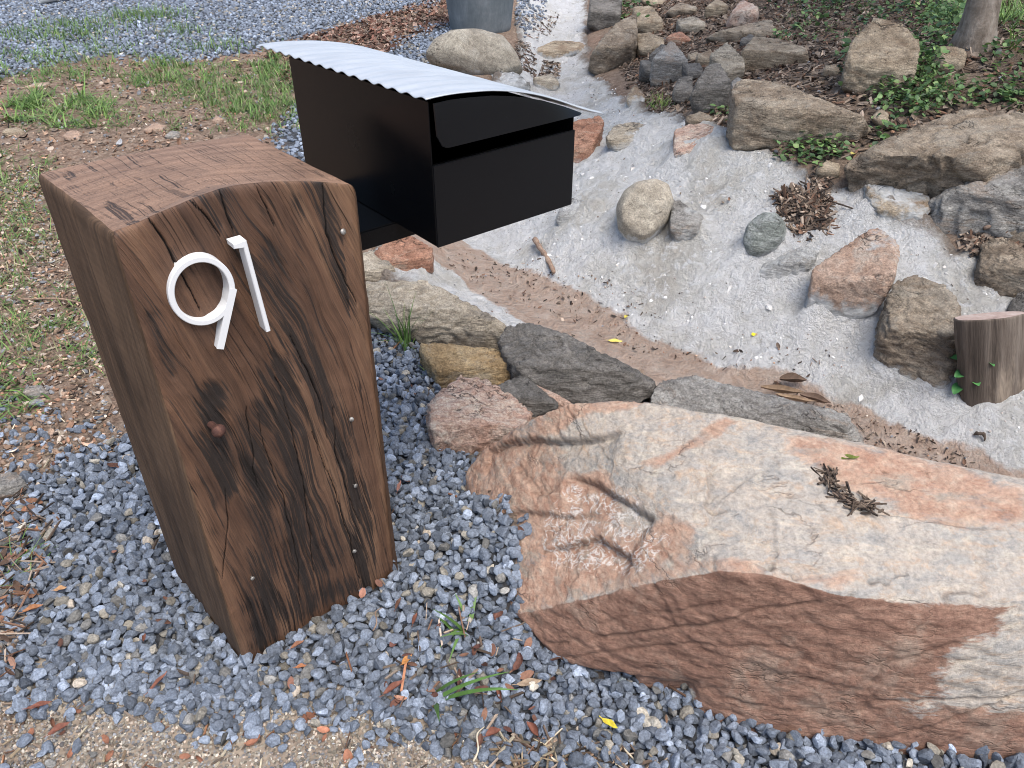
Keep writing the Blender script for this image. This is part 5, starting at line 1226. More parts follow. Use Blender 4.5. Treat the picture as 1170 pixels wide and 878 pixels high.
# bark and needles among the near gravel
GN = wpoly([(0, 560), (150, 510), (430, 370), (480, 400), (600, 620), (610, 710), (800, 800), (1000, 868), (1000, 900), (560, 860), (300, 800), (0, 790)])
chips(GN, 40, (.008, .03), (.0009, .0028), BARK + [(.24, .11, .06)], .022); flakes(GN, 40, (.006, .014), [(.14, .07, .05), (.10, .05, .036), (.20, .115, .07)], .021)
LOW = wpoly([(440, 730), (600, 700), (640, 800), (560, 860), (440, 830)]); flakes(LOW, 30, (.006, .014), [(.13, .06, .043), (.10, .045, .035), (.17, .09, .06)], .022); chips(LOW, 28, (.008, .03), (.0009, .0022), BARK, .022)
PB = wpoly([(-60, 790), (130, 785), (390, 812), (560, 850), (560, 900), (-60, 900)])
for q_ in (wpoly([(640, 60), (690, 90), (820, 140), (900, 190), (1060, 260), (1180, 340), (1180, 520), (1000, 470), (780, 390), (640, 330), (560, 270), (660, 200)]),):
    crumbs(q_, 1700, (.0018, .006), [(.66, .65, .63), (.56, .55, .53), (.58, .57, .55), (.42, .39, .35), (.30, .27, .24)], -.002); crumbs(q_, 120, (.006, .018), [(.62, .61, .59), (.56, .55, .53), (.46, .43, .39)], -.007)
crumbs(PB, 7500, (.0018, .0048), EARTH[3:] + [(.28, .25, .20), (.36, .33, .28), (.15, .14, .135), (.19, .165, .13)], .001)
chips(PB, 60, (.006, .022), (.0008, .002), BARK + [(.26, .13, .07)] + STRAW, .006); flakes(PB, 40, (.006, .014), [(.20, .09, .055)], .006)
BOTR = wpoly([(560, 840), (700, 850), (760, 880), (760, 930), (560, 930)]); crumbs(BOTR, 260, (.003, .009)); chips(BOTR, 160, (.008, .03), (.0008, .002), BARK + STRAW, .012)
for kind, protos, nm, lab in [('c', CHIPS, 'bark_chips', 'brown bark chips, twigs and straw strewn over the soil and mulch'), ('f', FLK, 'leaf_litter', 'small dead leaf fragments strewn over the soil and mulch'), ('s', P_MID, 'soil_crumbs', 'small crumbs of earth and pebbles scattered on the bare soil')]:
    L_ = acc[kind]; pos = np.concatenate([a[0] for a in L_]); R = np.concatenate([a[1] for a in L_]); sc = np.concatenate([a[2] for a in L_]); cc_ = np.concatenate([a[3] for a in L_])
    V, F, C = instance(protos, pos, R, sc, cc_, RNG.integers(0, len(protos), len(pos)))
    tag(np_mesh(nm, V, F, M['litter'], False, {'Col': C}), lab, 'litter', kind='stuff')

# ================================================================== grass and ground cover
def blades(p, L, w, lean, col, az=None, zf=None, bend=None, nseg=4):
    n = len(p); az = RNG.uniform(0, 6.28, n) if az is None else az
    z0 = (surf(p[:, 0], p[:, 1]) if zf is None else zf) - .004
    d = np.stack([np.cos(az), np.sin(az), 0 * az], 1); sd = np.stack([-np.sin(az), np.cos(az), 0 * az], 1)
    bend = RNG.uniform(.3, 1.2, n) if bend is None else bend
    V = []
    for k in range(nseg + 1):
        t = k / nseg; ang = lean + bend * t
        if k == 0: c = np.concatenate([p, z0[:, None]], 1)
        else: c = c + (d * np.sin(ang)[:, None] + np.array([0, 0, 1.]) * np.cos(ang)[:, None]) * (L / nseg)[:, None]
        ww = w * (1 - t ** 1.6 * .93) * (.75 + .5 * min(t * 3, 1) * .5)
        V.append(np.stack([c - sd * ww[:, None], c + sd * ww[:, None] + np.array([0, 0, .25]) * ww[:, None]], 1))
    V = np.stack(V, 1).reshape(n, -1, 3); m = V.shape[1]
    F = np.array([[2 * k, 2 * k + 1, 2 * k + 3, 2 * k + 2] for k in range(nseg)])
    F = (F[None] + (np.arange(n) * m)[:, None, None]).reshape(-1, 4)
    return V.reshape(-1, 3), F, np.repeat(col, m, 0)
GRN = [(.10, .19, .04), (.135, .235, .055), (.075, .145, .035), (.175, .265, .075), (.11, .175, .055)]
GRY = GRN * 2 + [(.22, .21, .10), (.30, .27, .16)]
def clumpy(poly, n, k):
    c = sample_poly(poly, max(n // k, 1)); p = np.repeat(c, k, 0) + RNG.normal(0, .022, (len(c) * k, 2)); return p
gv = []
def grass(poly, n, L, w, cols, k=7, lean=(.1, .7)):
    p = clumpy(poly, n, k); m = len(p); gv.append(blades(p, U(m, *L), U(m, *w), U(m, *lean), pick(cols, m, .2)))
grass(wpoly([(150, 64), (210, 72), (335, 72), (345, 130), (300, 142), (240, 122), (180, 110), (140, 96)]), 3700, (.03, .10), (.002, .004), GRN + GRN[:2] + [(.3, .27, .16), (.16, .24, .06)], 14, (.2, 1.2))
grass(wpoly([(200, 95), (335, 95), (345, 160), (300, 160), (230, 130)]), 700, (.04, .10), (.0015, .003), GRY)
grass(wpoly([(-60, 66), (60, 60), (130, 72), (140, 92), (60, 98), (-60, 100)]), 1300, (.04, .12), (.002, .004), GRN + [(.16, .22, .07)], 14, (.2, 1.1))
grass(wpoly([(5, 120), (40, 106), (90, 110), (128, 124), (112, 146), (60, 148), (15, 142)]), 900, (.07, .18), (.0025, .0045), GRN + [(.16, .25, .06), (.2, .28, .09)], 26, (.4, 1.35))
for a, b in [(60, 45), (95, 42), (148, 22), (170, 20), (185, 18), (20, 40), (110, 60), (240, 58), (75, 30), (205, 38), (120, 30)]:
    c = hit(a, b)[:2]; p = c + RNG.normal(0, [.16, .12], (150, 2)); gv.append(blades(p, U(150, .04, .14), U(150, .002, .004), U(150, .1, .6), pick(GRN, 150, .2)))
grass(wpoly([(-40, 160), (60, 190), (78, 260), (60, 305), (-40, 300)]), 1300, (.03, .10), (.0012, .0028), GRY, 12, (.2, 1.2))
grass(wpoly([(-30, 310), (50, 318), (95, 365), (105, 420), (50, 420), (-30, 400)]), 650, (.03, .08), (.0012, .0026), GRY, 14, (.2, 1.2))
grass(wpoly([(-30, 415), (28, 425), (34, 472), (-30, 495)]), 260, (.03, .08), (.002, .0035), GRN, 10, (.3, 1.2))
grass(wpoly([(0, 150), (120, 150), (300, 152), (340, 130), (140, 100)]), 900, (.03, .09), (.0014, .003), GRY, 12, (.3, 1.2))
grass(wpoly([(80, 330), (100, 330), (125, 420), (105, 430)]), 160, (.03, .07), (.0014, .003), GRY, 8, (.3, 1.2))
grass(wpoly([(-20, 640), (25, 640), (30, 670), (-20, 672)]), 50, (.04, .09), (.0013, .0022), GRN, 10, (.4, 1.2))
grass(wpoly([(1118, -20), (1300, -20), (1300, 130), (1150, 118), (1132, 60)]), 2600, (.06, .16), (.002, .0045), GRN + [(.17, .27, .07)], 8, (.2, .9))
grass(wpoly([(985, 90), (1060, 88), (1110, 104), (1045, 136)]), 260, (.03, .08), (.0015, .003), GRN, 8, (.2, 1.0))
grass(wpoly([(880, -10), (1060, -10), (1040, 40), (900, 40)]), 420, (.03, .08), (.0015, .003), GRN, 8, (.2, 1.0))
grass(wpoly([(1060, -20), (1100, -20), (1098, 30), (1065, 20)]), 400, (.08, .18), (.002, .004), GRN, 8, (.2, .8))
grass(wpoly([(300, 62), (345, 60), (350, 90), (300, 90)]), 300, (.05, .12), (.002, .004), GRN)
V = []; F = []; C = []; off = 0
for v, f, c in gv: V.append(v); F.append(f + off); C.append(c); off += len(v)
tag(np_mesh('grass', np.concatenate(V), np.concatenate(F), M['leafgreen'], True, {'Col': np.concatenate(C)}), 'green and straw coloured grass growing in patches on the dirt and lawn', 'grass', kind='stuff')

def leaf_proto():
    V = []; 
    for t in (0, .3, .65, 1.0):
        w = [.06, .42, .36, .02][[0, .3, .65, 1.0].index(t)]
        for sg in (-1, 0, 1): V.append([t, sg * w, .10 * abs(sg) - .22 * t * t + (.0 if sg else 0)])
    F = [[i * 3 + k, i * 3 + k + 1, i * 3 + k + 4, i * 3 + k + 3] for i in range(3) for k in range(2)]
    return np.array(V, float), np.array(F)
LEAF = [leaf_proto()]
def weed_leaves(p, size, hmax, cols):
    n = len(p); h = U(n, .0, 1) ** 1.3 * hmax
    R = rot_batch(U(n, 0, 6.28), RNG.normal(-.15, .45, n), RNG.normal(0, .4, n)); s = U(n, *size)
    return np.concatenate([p, (surf(p[:, 0], p[:, 1]) + .006 + h)[:, None]], 1), R, np.repeat(s[:, None], 3, 1), pick(cols, n, .25)
WG = [(.11, .195, .07), (.075, .14, .055), (.10, .18, .065), (.14, .23, .08), (.06, .11, .05), (.18, .26, .09)]
A = []
for px, n, sz_, hm in [([(985, 88), (1010, 96), (1060, 88), (1110, 104), (1095, 126), (1045, 136), (1010, 132)], 620, (.010, .026), .07), ([(1035, 18), (1095, 18), (1100, 56), (1058, 50)], 600, (.014, .034), .14),
                       ([(880, -20), (1000, -20), (1060, -5), (1045, 25), (960, 42), (900, 30)], 620, (.016, .038), .09), ([(888, 166), (955, 160), (968, 186), (920, 200)], 190, (.012, .026), .05),
                       ([(960, 60), (990, 60), (990, 110), (965, 110)], 60, (.02, .05), .06), ([(1040, 60), (1070, 60), (1070, 95), (1040, 100)], 260, (.012, .03), .08), ([(870, -10), (960, -10), (960, 60), (880, 50)], 200, (.015, .03), .05),
                       ([(1010, 150), (1030, 140), (1010, 185), (985, 170)], 60, (.014, .03), .05), ([(1100, 100), (1180, 110), (1180, 130), (1110, 126)], 140, (.014, .03), .05), ([(1120, 60), (1250, 60), (1250, 120), (1140, 115)], 300, (.012, .03), .08), ([(700, 2), (725, -5), (728, 22), (703, 32)], 110, (.02, .05), .14), ([(725, 28), (745, 30), (748, 40), (727, 40)], 30, (.02, .04), .25), ([(795, 118), (860, 125), (880, 160), (830, 150)], 70, (.012, .028), .03)]:
    pl = wpoly(px); c = sample_poly(pl, max(n // 9, 4)); p = np.repeat(c, 9, 0) + RNG.normal(0, .03, (len(c) * 9, 2)); A.append(weed_leaves(p, sz_, hm, WG))
V, F, C = instance(LEAF, *[np.concatenate([a[k] for a in A]) for k in range(4)], np.zeros(sum(len(a[0]) for a in A), int))
tag(np_mesh('ground_cover', V, F, M['leafgreen'], True, {'Col': C}), 'low broad leaved green weeds spreading between the rocks of the upper bank', 'weeds', kind='stuff')

# ================================================================== single tufts, leaves, sticks
def tuft(label, px, py, n, L, w, lean=(.1, .6), spread=.012, cols=GRN, aim=None):
    h = hit(px, py, .006); c = h[:2]; p = c + RNG.normal(0, spread, (n, 2)); az = None if aim is None else RNG.normal(aim, .7, n)
    v, f, co_ = blades(p, U(n, *L), U(n, *w), U(n, *lean), pick(cols, n, .15), az=az, zf=np.full(n, surf(*c)[0] + .006), nseg=6)
    o = np_mesh('grass_tuft', v - h, f, M['leafgreen'], True, {'Col': co_}, loc=Vector(h)); tag(o, label, 'grass tuft', 'lone tufts of grass')
tuft('tall thin green tuft growing in front of the cream layered slab', 464, 399, 34, (.10, .22), (.0016, .003), (.0, .45), .014)
tuft('few short blades poking from gravel beside the ochre rock', 488, 430, 8, (.04, .09), (.0016, .0026), (.0, .4), .008)
tuft('wide bladed green sprout in the gravel near the tip of the big boulder', 532, 718, 7, (.06, .12), (.004, .006), (.5, 1.1), .008, [(.11, .21, .05), (.14, .25, .07)])
tuft('arching green grass sprout at the edge of the concrete, in the lower middle', 500, 800, 5, (.09, .16), (.004, .0055), (.5, .9), .006, [(.10, .20, .05)], -.5)
tuft('bright yellow green clump of grass at the foot of the rock pile', 760, 121, 90, (.03, .09), (.0015, .003), (.1, .8), .05, [(.16, .24, .04), (.12, .2, .04), (.2, .24, .08)])
tuft('thin wiry green sprig at the left edge, growing beside the gravel', 10, 655, 16, (.04, .09), (.001, .0018), (.3, 1.0), .012)

def leaf_mesh(name, label, px, py, ln, wd, col, curl=.3, yaw=0, lift=.006, cat='leaf', group=None, onb=False, tiltx=0.0):
    P = bhit(px, py) if onb else None
    if P is None:
        h = hit(px, py, lift); P = np.array([h[0], h[1], surf(h[0], h[1])[0] + lift])
    else: P = P + np.array([0, 0, .004])
    bm = bmesh.new(); n_ = 9; rows_ = []
    for i in range(n_):
        t = i / (n_ - 1); w = wd * .5 * math.sin(math.pi * min(t * .96 + .03, 1)) ** .75 * (1.15 - .35 * t)
        r_ = []
        for k in range(-2, 3):
            s_ = k / 2; x = (t - .5) * ln; y = w * s_ * math.cos(curl * s_ * 1.2); z = abs(s_) ** 1.5 * w * math.sin(curl) * 1.3 + curl * .25 * ln * (t - .5) ** 2 * 4 * .5 + .0015 * math.sin(9 * t + 3 * s_)
            r_.append(bm.verts.new((x, y, z)))
        rows_.append(r_)
    for a, b in zip(rows_[:-1], rows_[1:]):
        for k in range(4): bm.faces.new((a[k], a[k + 1], b[k + 1], b[k]))
    st = [bm.verts.new(q) for q in [(-ln * .5, -.0008, .0005), (-ln * .5, .0008, .0005), (-ln * .72, .0006, .003), (-ln * .72, -.0006, .003)]]; bm.faces.new(st)
    o = bm_obj(name, bm, M['dryleaf'], smooth=True, loc=Vector(P)); o.rotation_euler = (tiltx, RNG.normal(0, .12), yaw)
    set_attrs(o.data, {'Col': np.tile(np.array([*col]), (len(o.data.vertices), 1)) * np.exp(RNG.normal(0, .06, (len(o.data.vertices), 1)))})
    return tag(o, label, cat, group)
YL = (.62, .50, .06)
leaf_mesh('fallen_leaf', 'yellow leaf lying flat on the pink silt, beyond the charcoal slab', 703, 392, .046, .020, (.66, .55, .13), .12, .1)
leaf_mesh('fallen_leaf', 'small crumpled yellow leaf where the silt meets the white wash', 715, 365, .020, .015, (.55, .48, .10), .6, 1)
leaf_mesh('fallen_leaf', 'tiny bright yellow leaf out on the white lime wash', 862, 380, .018, .015, (.75, .66, .03), .15, .5)
leaf_mesh('fallen_leaf', 'yellow leaf resting on gravel in front of the big boulder', 697, 827, .030, .012, (.62, .50, .05), .25, -.7, .026)
leaf_mesh('fallen_leaf', 'green moss flecked leaf lying on top of the big boulder', 968, 525, .036, .012, (.13, .16, .03), .2, -.2, 0, onb=True)
leaf_mesh('fallen_leaf', 'yellowish leaf beside the weeds, above the long overhanging boulder', 975, 176, .03, .02, (.45, .40, .12), .3, .7, .012)
leaf_mesh('fallen_leaf', 'pale yellow leaf lying on the far green grass patch', 269, 70, .05, .03, (.62, .55, .22), .3, .2, .05)
leaf_mesh('fallen_leaf', 'small yellow leaf by the round boulder below the planter', 588, 77, .045, .018, (.55, .52, .08), .3, 1.2, .02)
RD, OR, TN, BR_ = (.19, .075, .05), (.42, .19, .06), (.30, .22, .15), (.12, .06, .04)
for lab, px, py, ln, wd, col, yaw, cu in [
    ('orange dry leaf on gravel in front of the post', 465, 754, .024, .013, OR, .9, .3), ('long curled brown leaf on gravel, left of the arching grass sprout', 450, 786, .040, .016, RD, .7, .6),
    ('reddish curled leaf standing in gravel between post and boulder', 474, 708, .030, .013, RD, 1.4, .8), ('reddish leaf against the bottom right corner of the post', 455, 690, .028, .011, BR_, 1.3, .7),
    ('round brown dead leaf among the gravel, lower middle', 564, 838, .026, .020, RD, .3, .7), ('crinkled rusty leaf beside the round brown one', 608, 834, .030, .022, RD, 2.2, .8), ('tan flat leaf on gravel under the boulder tip', 605, 780, .044, .014, TN, .25, .2),
    ('brown leaf curled like a pod, below the green sprout', 570, 795, .024, .016, RD, 1.9, .9), ('pink fleck of leaf at the corner of the boulder and gravel heap', 615, 678, .018, .012, (.45, .24, .18), .4, .5), ('pinkish leaf standing in gravel right of the post', 456, 556, .040, .010, (.34, .17, .13), 1.5, .5),
    ('dark red leaf at the gravel edge, lower left', 46, 806, .042, .012, RD, .15, .4), ('glossy dark red leaf nearest the lower left corner', 68, 833, .034, .016, RD, .6, .5), ('slender red brown leaf on gravel left of the post foot', 181, 779, .040, .009, RD, 1.0, .5),
    ('short rusty leaf on gravel, left of the slender one', 165, 729, .024, .009, RD, 1.9, .6), ('tan leaf scrap on gravel near the left edge', 69, 673, .022, .013, (.42, .24, .12), .4, .3), ('orange curled leaf at the left edge of the gravel', 38, 696, .034, .016, (.33, .15, .07), .5, .6),
    ('straw brown sliver of leaf on the upper left gravel', 42, 605, .022, .007, (.36, .17, .08), 2.0, .3), ('small orange leaf lying at the post foot', 344, 800 - 38, .020, .010, (.36, .15, .07), .4, .5), ('rusty leaf tip close to the front edge of the post', 340, 737, .026, .012, (.26, .12, .07), .7, .6)]:
    leaf_mesh('dry_leaf', lab, px, py, ln, wd, col, cu, yaw, .026, group='dry brown leaves on the gravel')
for lab, px, py, ln, wd, col, yaw in [('large crumpled brown leaf, uppermost of the heap behind the grey slab', 905, 440, .085, .05, (.10, .065, .045), .1), ('long folded tan leaf in the heap behind the grey slab', 893, 452, .12, .04, (.20, .135, .085), -.25), ('dark curled leaf at the right end of the heap behind the grey slab', 930, 462, .085, .04, (.13, .085, .06), -.5), ('narrow straw coloured leaf at the front of the heap behind the grey slab', 908, 462, .11, .026, (.26, .18, .115), -.4)]:
    leaf_mesh('dry_leaf', lab, px, py, ln, wd, col, .7, yaw, .03, group='dead leaves heaped behind the grey slab')

def stick(name, label, a, b, r, col_mat, lift=.006, parent=None, zf=None, bow=.01):
    A_, B_ = [(lambda h: np.array([h[0], h[1], surf(h[0], h[1])[0] + lift]))(hit(*q)) for q in (a, b)] if zf is None else zf
    bm = bmesh.new(); seg = 9; n_ = 14; d = B_ - A_; L_ = np.linalg.norm(d); d = d / L_; u = np.cross(d, [0, 0, 1]); u /= np.linalg.norm(u); v = np.cross(u, d); prev = None
    for i in range(n_):
        t = i / (n_ - 1); c = (t - .5) * L_ * d + v * math.sin(t * math.pi) * bow + u * .4 * bow * math.sin(t * 7)
        rr = r * (1 - .25 * t) * (1 + .12 * math.sin(i * 2.3)); cur = [bm.verts.new(Vector(c + (u * math.cos(2 * math.pi * k / seg) + v * math.sin(2 * math.pi * k / seg)) * rr * random.uniform(.88, 1.1))) for k in range(seg)]
        if prev: 
            for k in range(seg): bm.faces.new((prev[k], prev[(k + 1) % seg], cur[(k + 1) % seg], cur[k]))
        else: bm.faces.new(cur[::-1])
        prev = cur
    bm.faces.new(prev)
    o = bm_obj(name, bm, col_mat, smooth=True, loc=Vector((A_ + B_) / 2)); return tag(o, label, 'stick')
def simple(name, stops, sc, rough=.85, b=.5):
    n = NT(name); o = n.obj(); f = n.noise(o, sc, 6, .7); return n.done(n.ramp(f, stops), rough, n.bump(f, b, .004), spec=.2)
M['stick'] = simple('stick_bark', [(.3, (.10, .065, .045)), (.5, (.24, .16, .115)), (.7, (.36, .27, .20))], 60)
M['twig'] = simple('dark_twig', [(.3, (.03, .022, .018)), (.7, (.12, .09, .07))], 60)
stick('stick', 'short thick pinkish stick lying on the silt below the letterbox', (611, 281), (633, 320), .011, M['stick'], .026, bow=.004)
stick('twig', 'short black twig alone on the white wash near the right edge', (1110, 503), (1123, 509), .006, M['twig'])
stick('twig', 'long thin brown twig on the dirt, touching the left side of the post', (24, 344), (97, 349), .004, M['stick'])
stick('twig', 'pale curved stick across the stones at the right edge', (1120, 272), (1176, 258), .006, M['stick'], .03, bow=.02)
stick('twig', 'white dry straw standing out at the bottom, beside the arching grass', (541, 878), (552, 838), .0016, simple('pale_straw', [(.3, (.45, .38, .27)), (.7, (.6, .53, .41))], 60), .02, bow=.01)
stick('twig', 'thin bowed twig running from the bark pile to the heart shaped boulder', (945, 232), (999, 262), .003, M['twig'], .01, bow=.012)
stick('twig', 'slim bent twig lying on gravel before the post', (428, 733), (437, 706), .0014, M['stick'], .03, bow=.01)
# twigs caught in the crack of the big boulder
cr_px = [(944, 536), (950, 548), (953, 560), (966, 571), (978, 578), (992, 582), (1002, 583)]
Ls = np.array([bhit(*p) for p in cr_px]); nD = 110; tt = RNG.uniform(0, len(Ls) - 1.001, nD); i0 = tt.astype(int); base_ = Ls[i0] + (Ls[i0 + 1] - Ls[i0]) * (tt - i0)[:, None] + RNG.normal(0, .009, (nD, 3)) * [1, 1, .25] + [0, 0, .004]
dr = Ls[i0 + 1] - Ls[i0]; yaw = np.arctan2(dr[:, 1], dr[:, 0]) + RNG.normal(0, .8, nD)
V, F, C = instance(CHIPS, base_, rot_batch(yaw, RNG.normal(0, .25, nD), RNG.normal(0, .5, nD)), np.stack([U(nD, .003, .018), U(nD, .0005, .002), U(nD, .0008, .002)], 1), pick(BARK[:4], nD), np.zeros(nD, int))
tag(np_mesh('twig_debris', V, F, M['litter'], False, {'Col': C}), 'dark twig and needle debris caught in a crack on top of the boulder', 'debris', kind='stuff')

# seedling beside the stump
h = hit(1094, 447); sp = bpy.data.objects.new('seedling', None); link(sp); sp.location = Vector((h[0], h[1], surf(h[0], h[1])[0])); tag(sp, 'young green seedling with rounded leaves at the foot of the stump', 'plant')
n = NT('seedling_leaf'); o = n.obj(); M['seed'] = n.done(n.ramp(n.noise(o, 30, 4, .6), [(.3, (.035, .13, .04)), (.7, (.075, .22, .06))]), .42, spec=.4)
bm = bmesh.new(); lathe(bm, [(.003, -.03), (.0025, .06), (.0015, .13), (0, .131)], (0, 0, 0), (.05, -.2, 1), 8); bm_obj('stem', bm, M['seed'], sp, True)
for a_, z_, L_ in [(0.3, .125, .05), (2.6, .10, .052), (-.5, .085, .055), (3.6, .07, .045), (-1.6, .055, .042), (5.0, .12, .035), (-2.4, .03, .045), (-.9, .02, .04), (1.6, .09, .045)]:
    bm = bmesh.new(); rows_ = []
    for i in range(8):
        t = i / 7; w = .27 * L_ * math.sin(math.pi * min(.04 + t * .95, 1)) ** .6 * 1.15
        rows_.append([bm.verts.new((.012 + t * L_, w * s_, .12 * w * abs(s_) * 2 - .25 * L_ * t * t)) for s_ in (-1, -.5, 0, .5, 1)])
    for a, b in zip(rows_[:-1], rows_[1:]):
        for k in range(4): bm.faces.new((a[k], a[k + 1], b[k + 1], b[k]))
    v4 = [bm.verts.new(q) for q in [(0, -.001, 0), (0, .001, 0), (.014, .001, 0), (.014, -.001, 0)]]; bm.faces.new(v4)
    lf = bm_obj('leaf', bm, M['seed'], sp, True, (.05 * z_, -.2 * z_, z_)); lf.rotation_euler = (random.uniform(-.3, .3), random.uniform(-.3, .2), a_)

# ---- grey planter at the top
h = hit(548, 39); r0 = .5 * 64 / FOC * np.linalg.norm(h - CAM); c = h + np.array([0, r0 * .9, 0]); c[2] = height(c[0], c[1])[0]
pl = bpy.data.objects.new('planter', None); link(pl); pl.location = Vector(c); tag(pl, 'large grey round planter pot cut by the top edge, behind a rounded boulder', 'planter')
n = NT('weathered_grey_pot'); o = n.obj(); f = n.noise(o, 6, 7, .65); g = n.noise(n.mapping(o, (1, 1, .3)), 30, 6, .7)
cc_ = n.mix(.4, n.ramp(f, [(.3, (.105, .125, .135)), (.55, (.15, .172, .185)), (.75, (.22, .235, .245))]), n.ramp(g, [(.3, (.3, .3, .3)), (.5, (.5, .5, .5)), (.72, (.75, .75, .75))]), 'OVERLAY')
M['pot'] = n.done(cc_, .7, n.bump(g, .25, .006), spec=.3)
bm = bmesh.new(); R_t = r0 * 1.30; Hp = .62
lathe(bm, [(0, .0), (r0 * .96, .0), (r0, .012)] + [(r0 + (R_t - r0) * t, .012 + (Hp - .05) * t) for t in np.linspace(.05, .92, 12)] + [(R_t * 1.05, Hp - .07), (R_t * 1.07, Hp - .01), (R_t * 1.04, Hp), (R_t * .96, Hp), (R_t * .94, Hp - .06), (R_t * .9, Hp - .2), (0, Hp - .2)], (0, 0, -.01), (0, 0, 1), 56)
bm_obj('pot_wall', bm, M['pot'], pl, True)
bm = bmesh.new(); lathe(bm, [(R_t * .93, Hp - .085), (R_t * .5, Hp - .075), (0, Hp - .07)], (0, 0, -.01), (0, 0, 1), 40); bm_obj('potting_soil', bm, simple('potting_soil', [(.3, (.02, .014, .01)), (.7, (.10, .07, .05))], 40), pl, True)

# ---- white pipe end at the far left
h = hit(46, 6); bm = bmesh.new(); lathe(bm, [(.036, 0), (.045, 0), (.045, .55), (.036, .55), (.036, 0)], (0, 0, 0), (.72, .66, .12), 24)
n = NT('white_plastic_pipe'); M['pvc'] = n.done((.72, .71, .68), .4)
tag(bm_obj('pipe', bm, M['pvc'], smooth=True, loc=Vector((h[0], h[1], height(h[0], h[1])[0] + .05))), 'white plastic pipe end lying on the far gravel, cut by the top edge', 'pipe')

# ---- trees on the lawn
n = NT('tree_bark'); o = n.obj(); f = n.noise(n.mapping(o, (1, 1, .45)), 26, 7, .68, .4); g = n.noise(n.mapping(o, (1, 1, 5)), 10, 4, .6)
cb = n.ramp(f, [(.3, (.085, .066, .05)), (.5, (.20, .165, .135)), (.7, (.31, .27, .23))]); cb = n.mix(.5, cb, n.ramp(g, [(.35, (.36, .35, .34)), (.6, (.6, .6, .6))]), 'OVERLAY')
M['bark'] = n.done(cb, .9, n.bump(f, .7, .015), spec=.15)
def limb(bm, pts, radii, seg=16):
    prev = None
    for i, (p, r) in enumerate(zip(pts, radii)):
        d = Vector(pts[min(i + 1, len(pts) - 1)]) - Vector(pts[max(i - 1, 0)]); d.normalize(); u = Vector((1, .1, 0)); u = (u - d * u.dot(d)).normalized(); v = d.cross(u)
        cur = [bm.verts.new(Vector(p) + (u * math.cos(2 * math.pi * k / seg) + v * math.sin(2 * math.pi * k / seg)) * r * (1 + .05 * math.sin(3 * 2 * math.pi * k / seg + i * .6))) for k in range(seg)]
        if prev:
            for k in range(seg): bm.faces.new((prev[k], prev[(k + 1) % seg], cur[(k + 1) % seg], cur[k]))
        prev = cur
    bm.faces.new(prev)
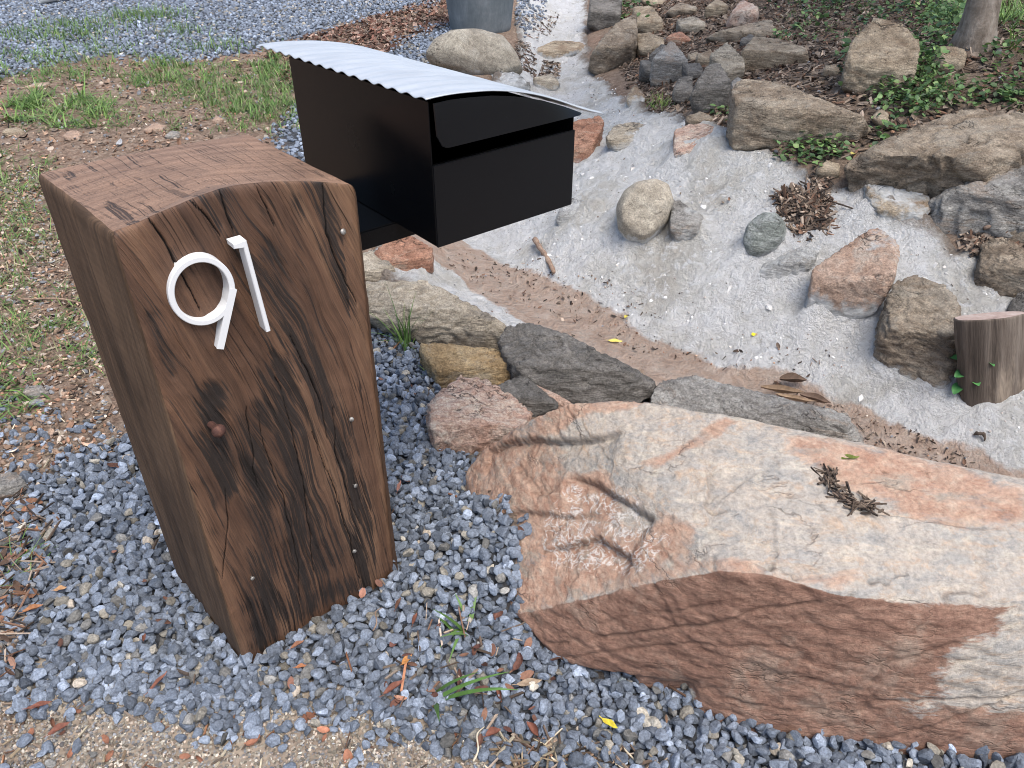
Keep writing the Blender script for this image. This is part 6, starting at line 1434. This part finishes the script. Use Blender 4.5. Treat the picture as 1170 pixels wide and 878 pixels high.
def tree(label, px, py, wpx, H_, nleaf, lean):
    h = hit(px, py); r = wpx / FOC * np.linalg.norm(h - CAM) / 2
    t = bpy.data.objects.new('small_tree', None); link(t); t.location = Vector((h[0], h[1], height(h[0], h[1])[0])); tag(t, label, 'tree', 'trees on the lawn at the top right')
    bm = bmesh.new(); zs = np.concatenate([[-.06, -.02, .02, .06, .12, .2], np.linspace(.3, H_ * .7, 12)]); pts = [(lean * z + .02 * math.sin(z * 3), .06 * z, z) for z in zs]
    limb(bm, pts, [r * (1.55 if z < 0 else 1 + .55 * math.exp(-z / .06)) * (1 - .45 * z / H_) for z in zs], 20)
    ends = []
    for k in range(6):
        a = k * 2.4; b = Vector(pts[-1 - (k % 4) * 2]); q = [b + Vector((math.cos(a) * s_ * .8, math.sin(a) * s_ * .8, s_ * .9)) * H_ * .13 for s_ in (0, .5, 1, 1.6, 2.3)]
        limb(bm, q, [r * .4, r * .32, r * .24, r * .15, r * .06], 10); ends += [np.array(v) for v in q[2:]]
    bm_obj('trunk', bm, M['bark'], t, True)
    ce = np.array(ends)[RNG.integers(0, len(ends), nleaf)] + RNG.normal(0, H_ * .10, (nleaf, 3))
    V, F, C = instance(LEAF, ce, rot_batch(U(nleaf, 0, 6.28), RNG.normal(.2, .6, nleaf), RNG.normal(0, .6, nleaf)), np.repeat(U(nleaf, .05, .10)[:, None], 3, 1), pick(WG, nleaf), np.zeros(nleaf, int))
    np_mesh('crown', V, F, M['leafgreen'], True, {'Col': C}, parent=t)
tree('smooth grey brown tree trunk flaring into the soil at the top right', 1112, 53, 27, 3.6, 2600, -.13)
tree('thin dark sapling stem just left of the thicker trunk', 1077, 14, 13, 2.4, 700, -.12)
# ================================================================== light, sky, camera
w = bpy.data.worlds.new('World'); scene.world = w; w.use_nodes = True
nt = w.node_tree; bg = nt.nodes['Background']
sky = nt.nodes.new('ShaderNodeTexSky'); sky.sky_type = 'NISHITA'; sky.sun_disc = False
SUN_EL, SUN_AZ = math.radians(66), math.radians(148)      # azimuth clockwise from +Y
sky.sun_elevation = SUN_EL; sky.sun_rotation = SUN_AZ
sky.air_density = 1.0; sky.dust_density = 2.5; sky.ozone_density = 1.0
nt.links.new(sky.outputs[0], bg.inputs[0]); bg.inputs[1].default_value = .125
L = bpy.data.lights.new('sun', 'SUN'); L.energy = 1.9; L.angle = math.radians(40); L.color = (1, .96, .9)
so = bpy.data.objects.new('sun', L); link(so)
dirv = Vector((math.sin(SUN_AZ) * math.cos(SUN_EL), math.cos(SUN_AZ) * math.cos(SUN_EL), math.sin(SUN_EL)))
so.rotation_euler = dirv.to_track_quat('Z', 'Y').to_euler(); so.location = (2, -2, 6)
cam = bpy.data.cameras.new('camera'); cam.sensor_width = 36; cam.lens = 36 * FOC / 1170; cam.clip_start = .02; cam.clip_end = 400
co = bpy.data.objects.new('camera', cam); link(co); co.location = (0, 0, CAM_H); co.rotation_euler = (math.radians(90) - PITCH, 0, 0)
scene.camera = co
vs = scene.view_settings; vs.view_transform = 'Standard'; vs.look = 'None'; vs.gamma = 1; vs.exposure = 1.05; vs.use_curve_mapping = False
scene.cycles.filter_width = 1.0; scene.cycles.max_bounces = 6; scene.cycles.diffuse_bounces = 3
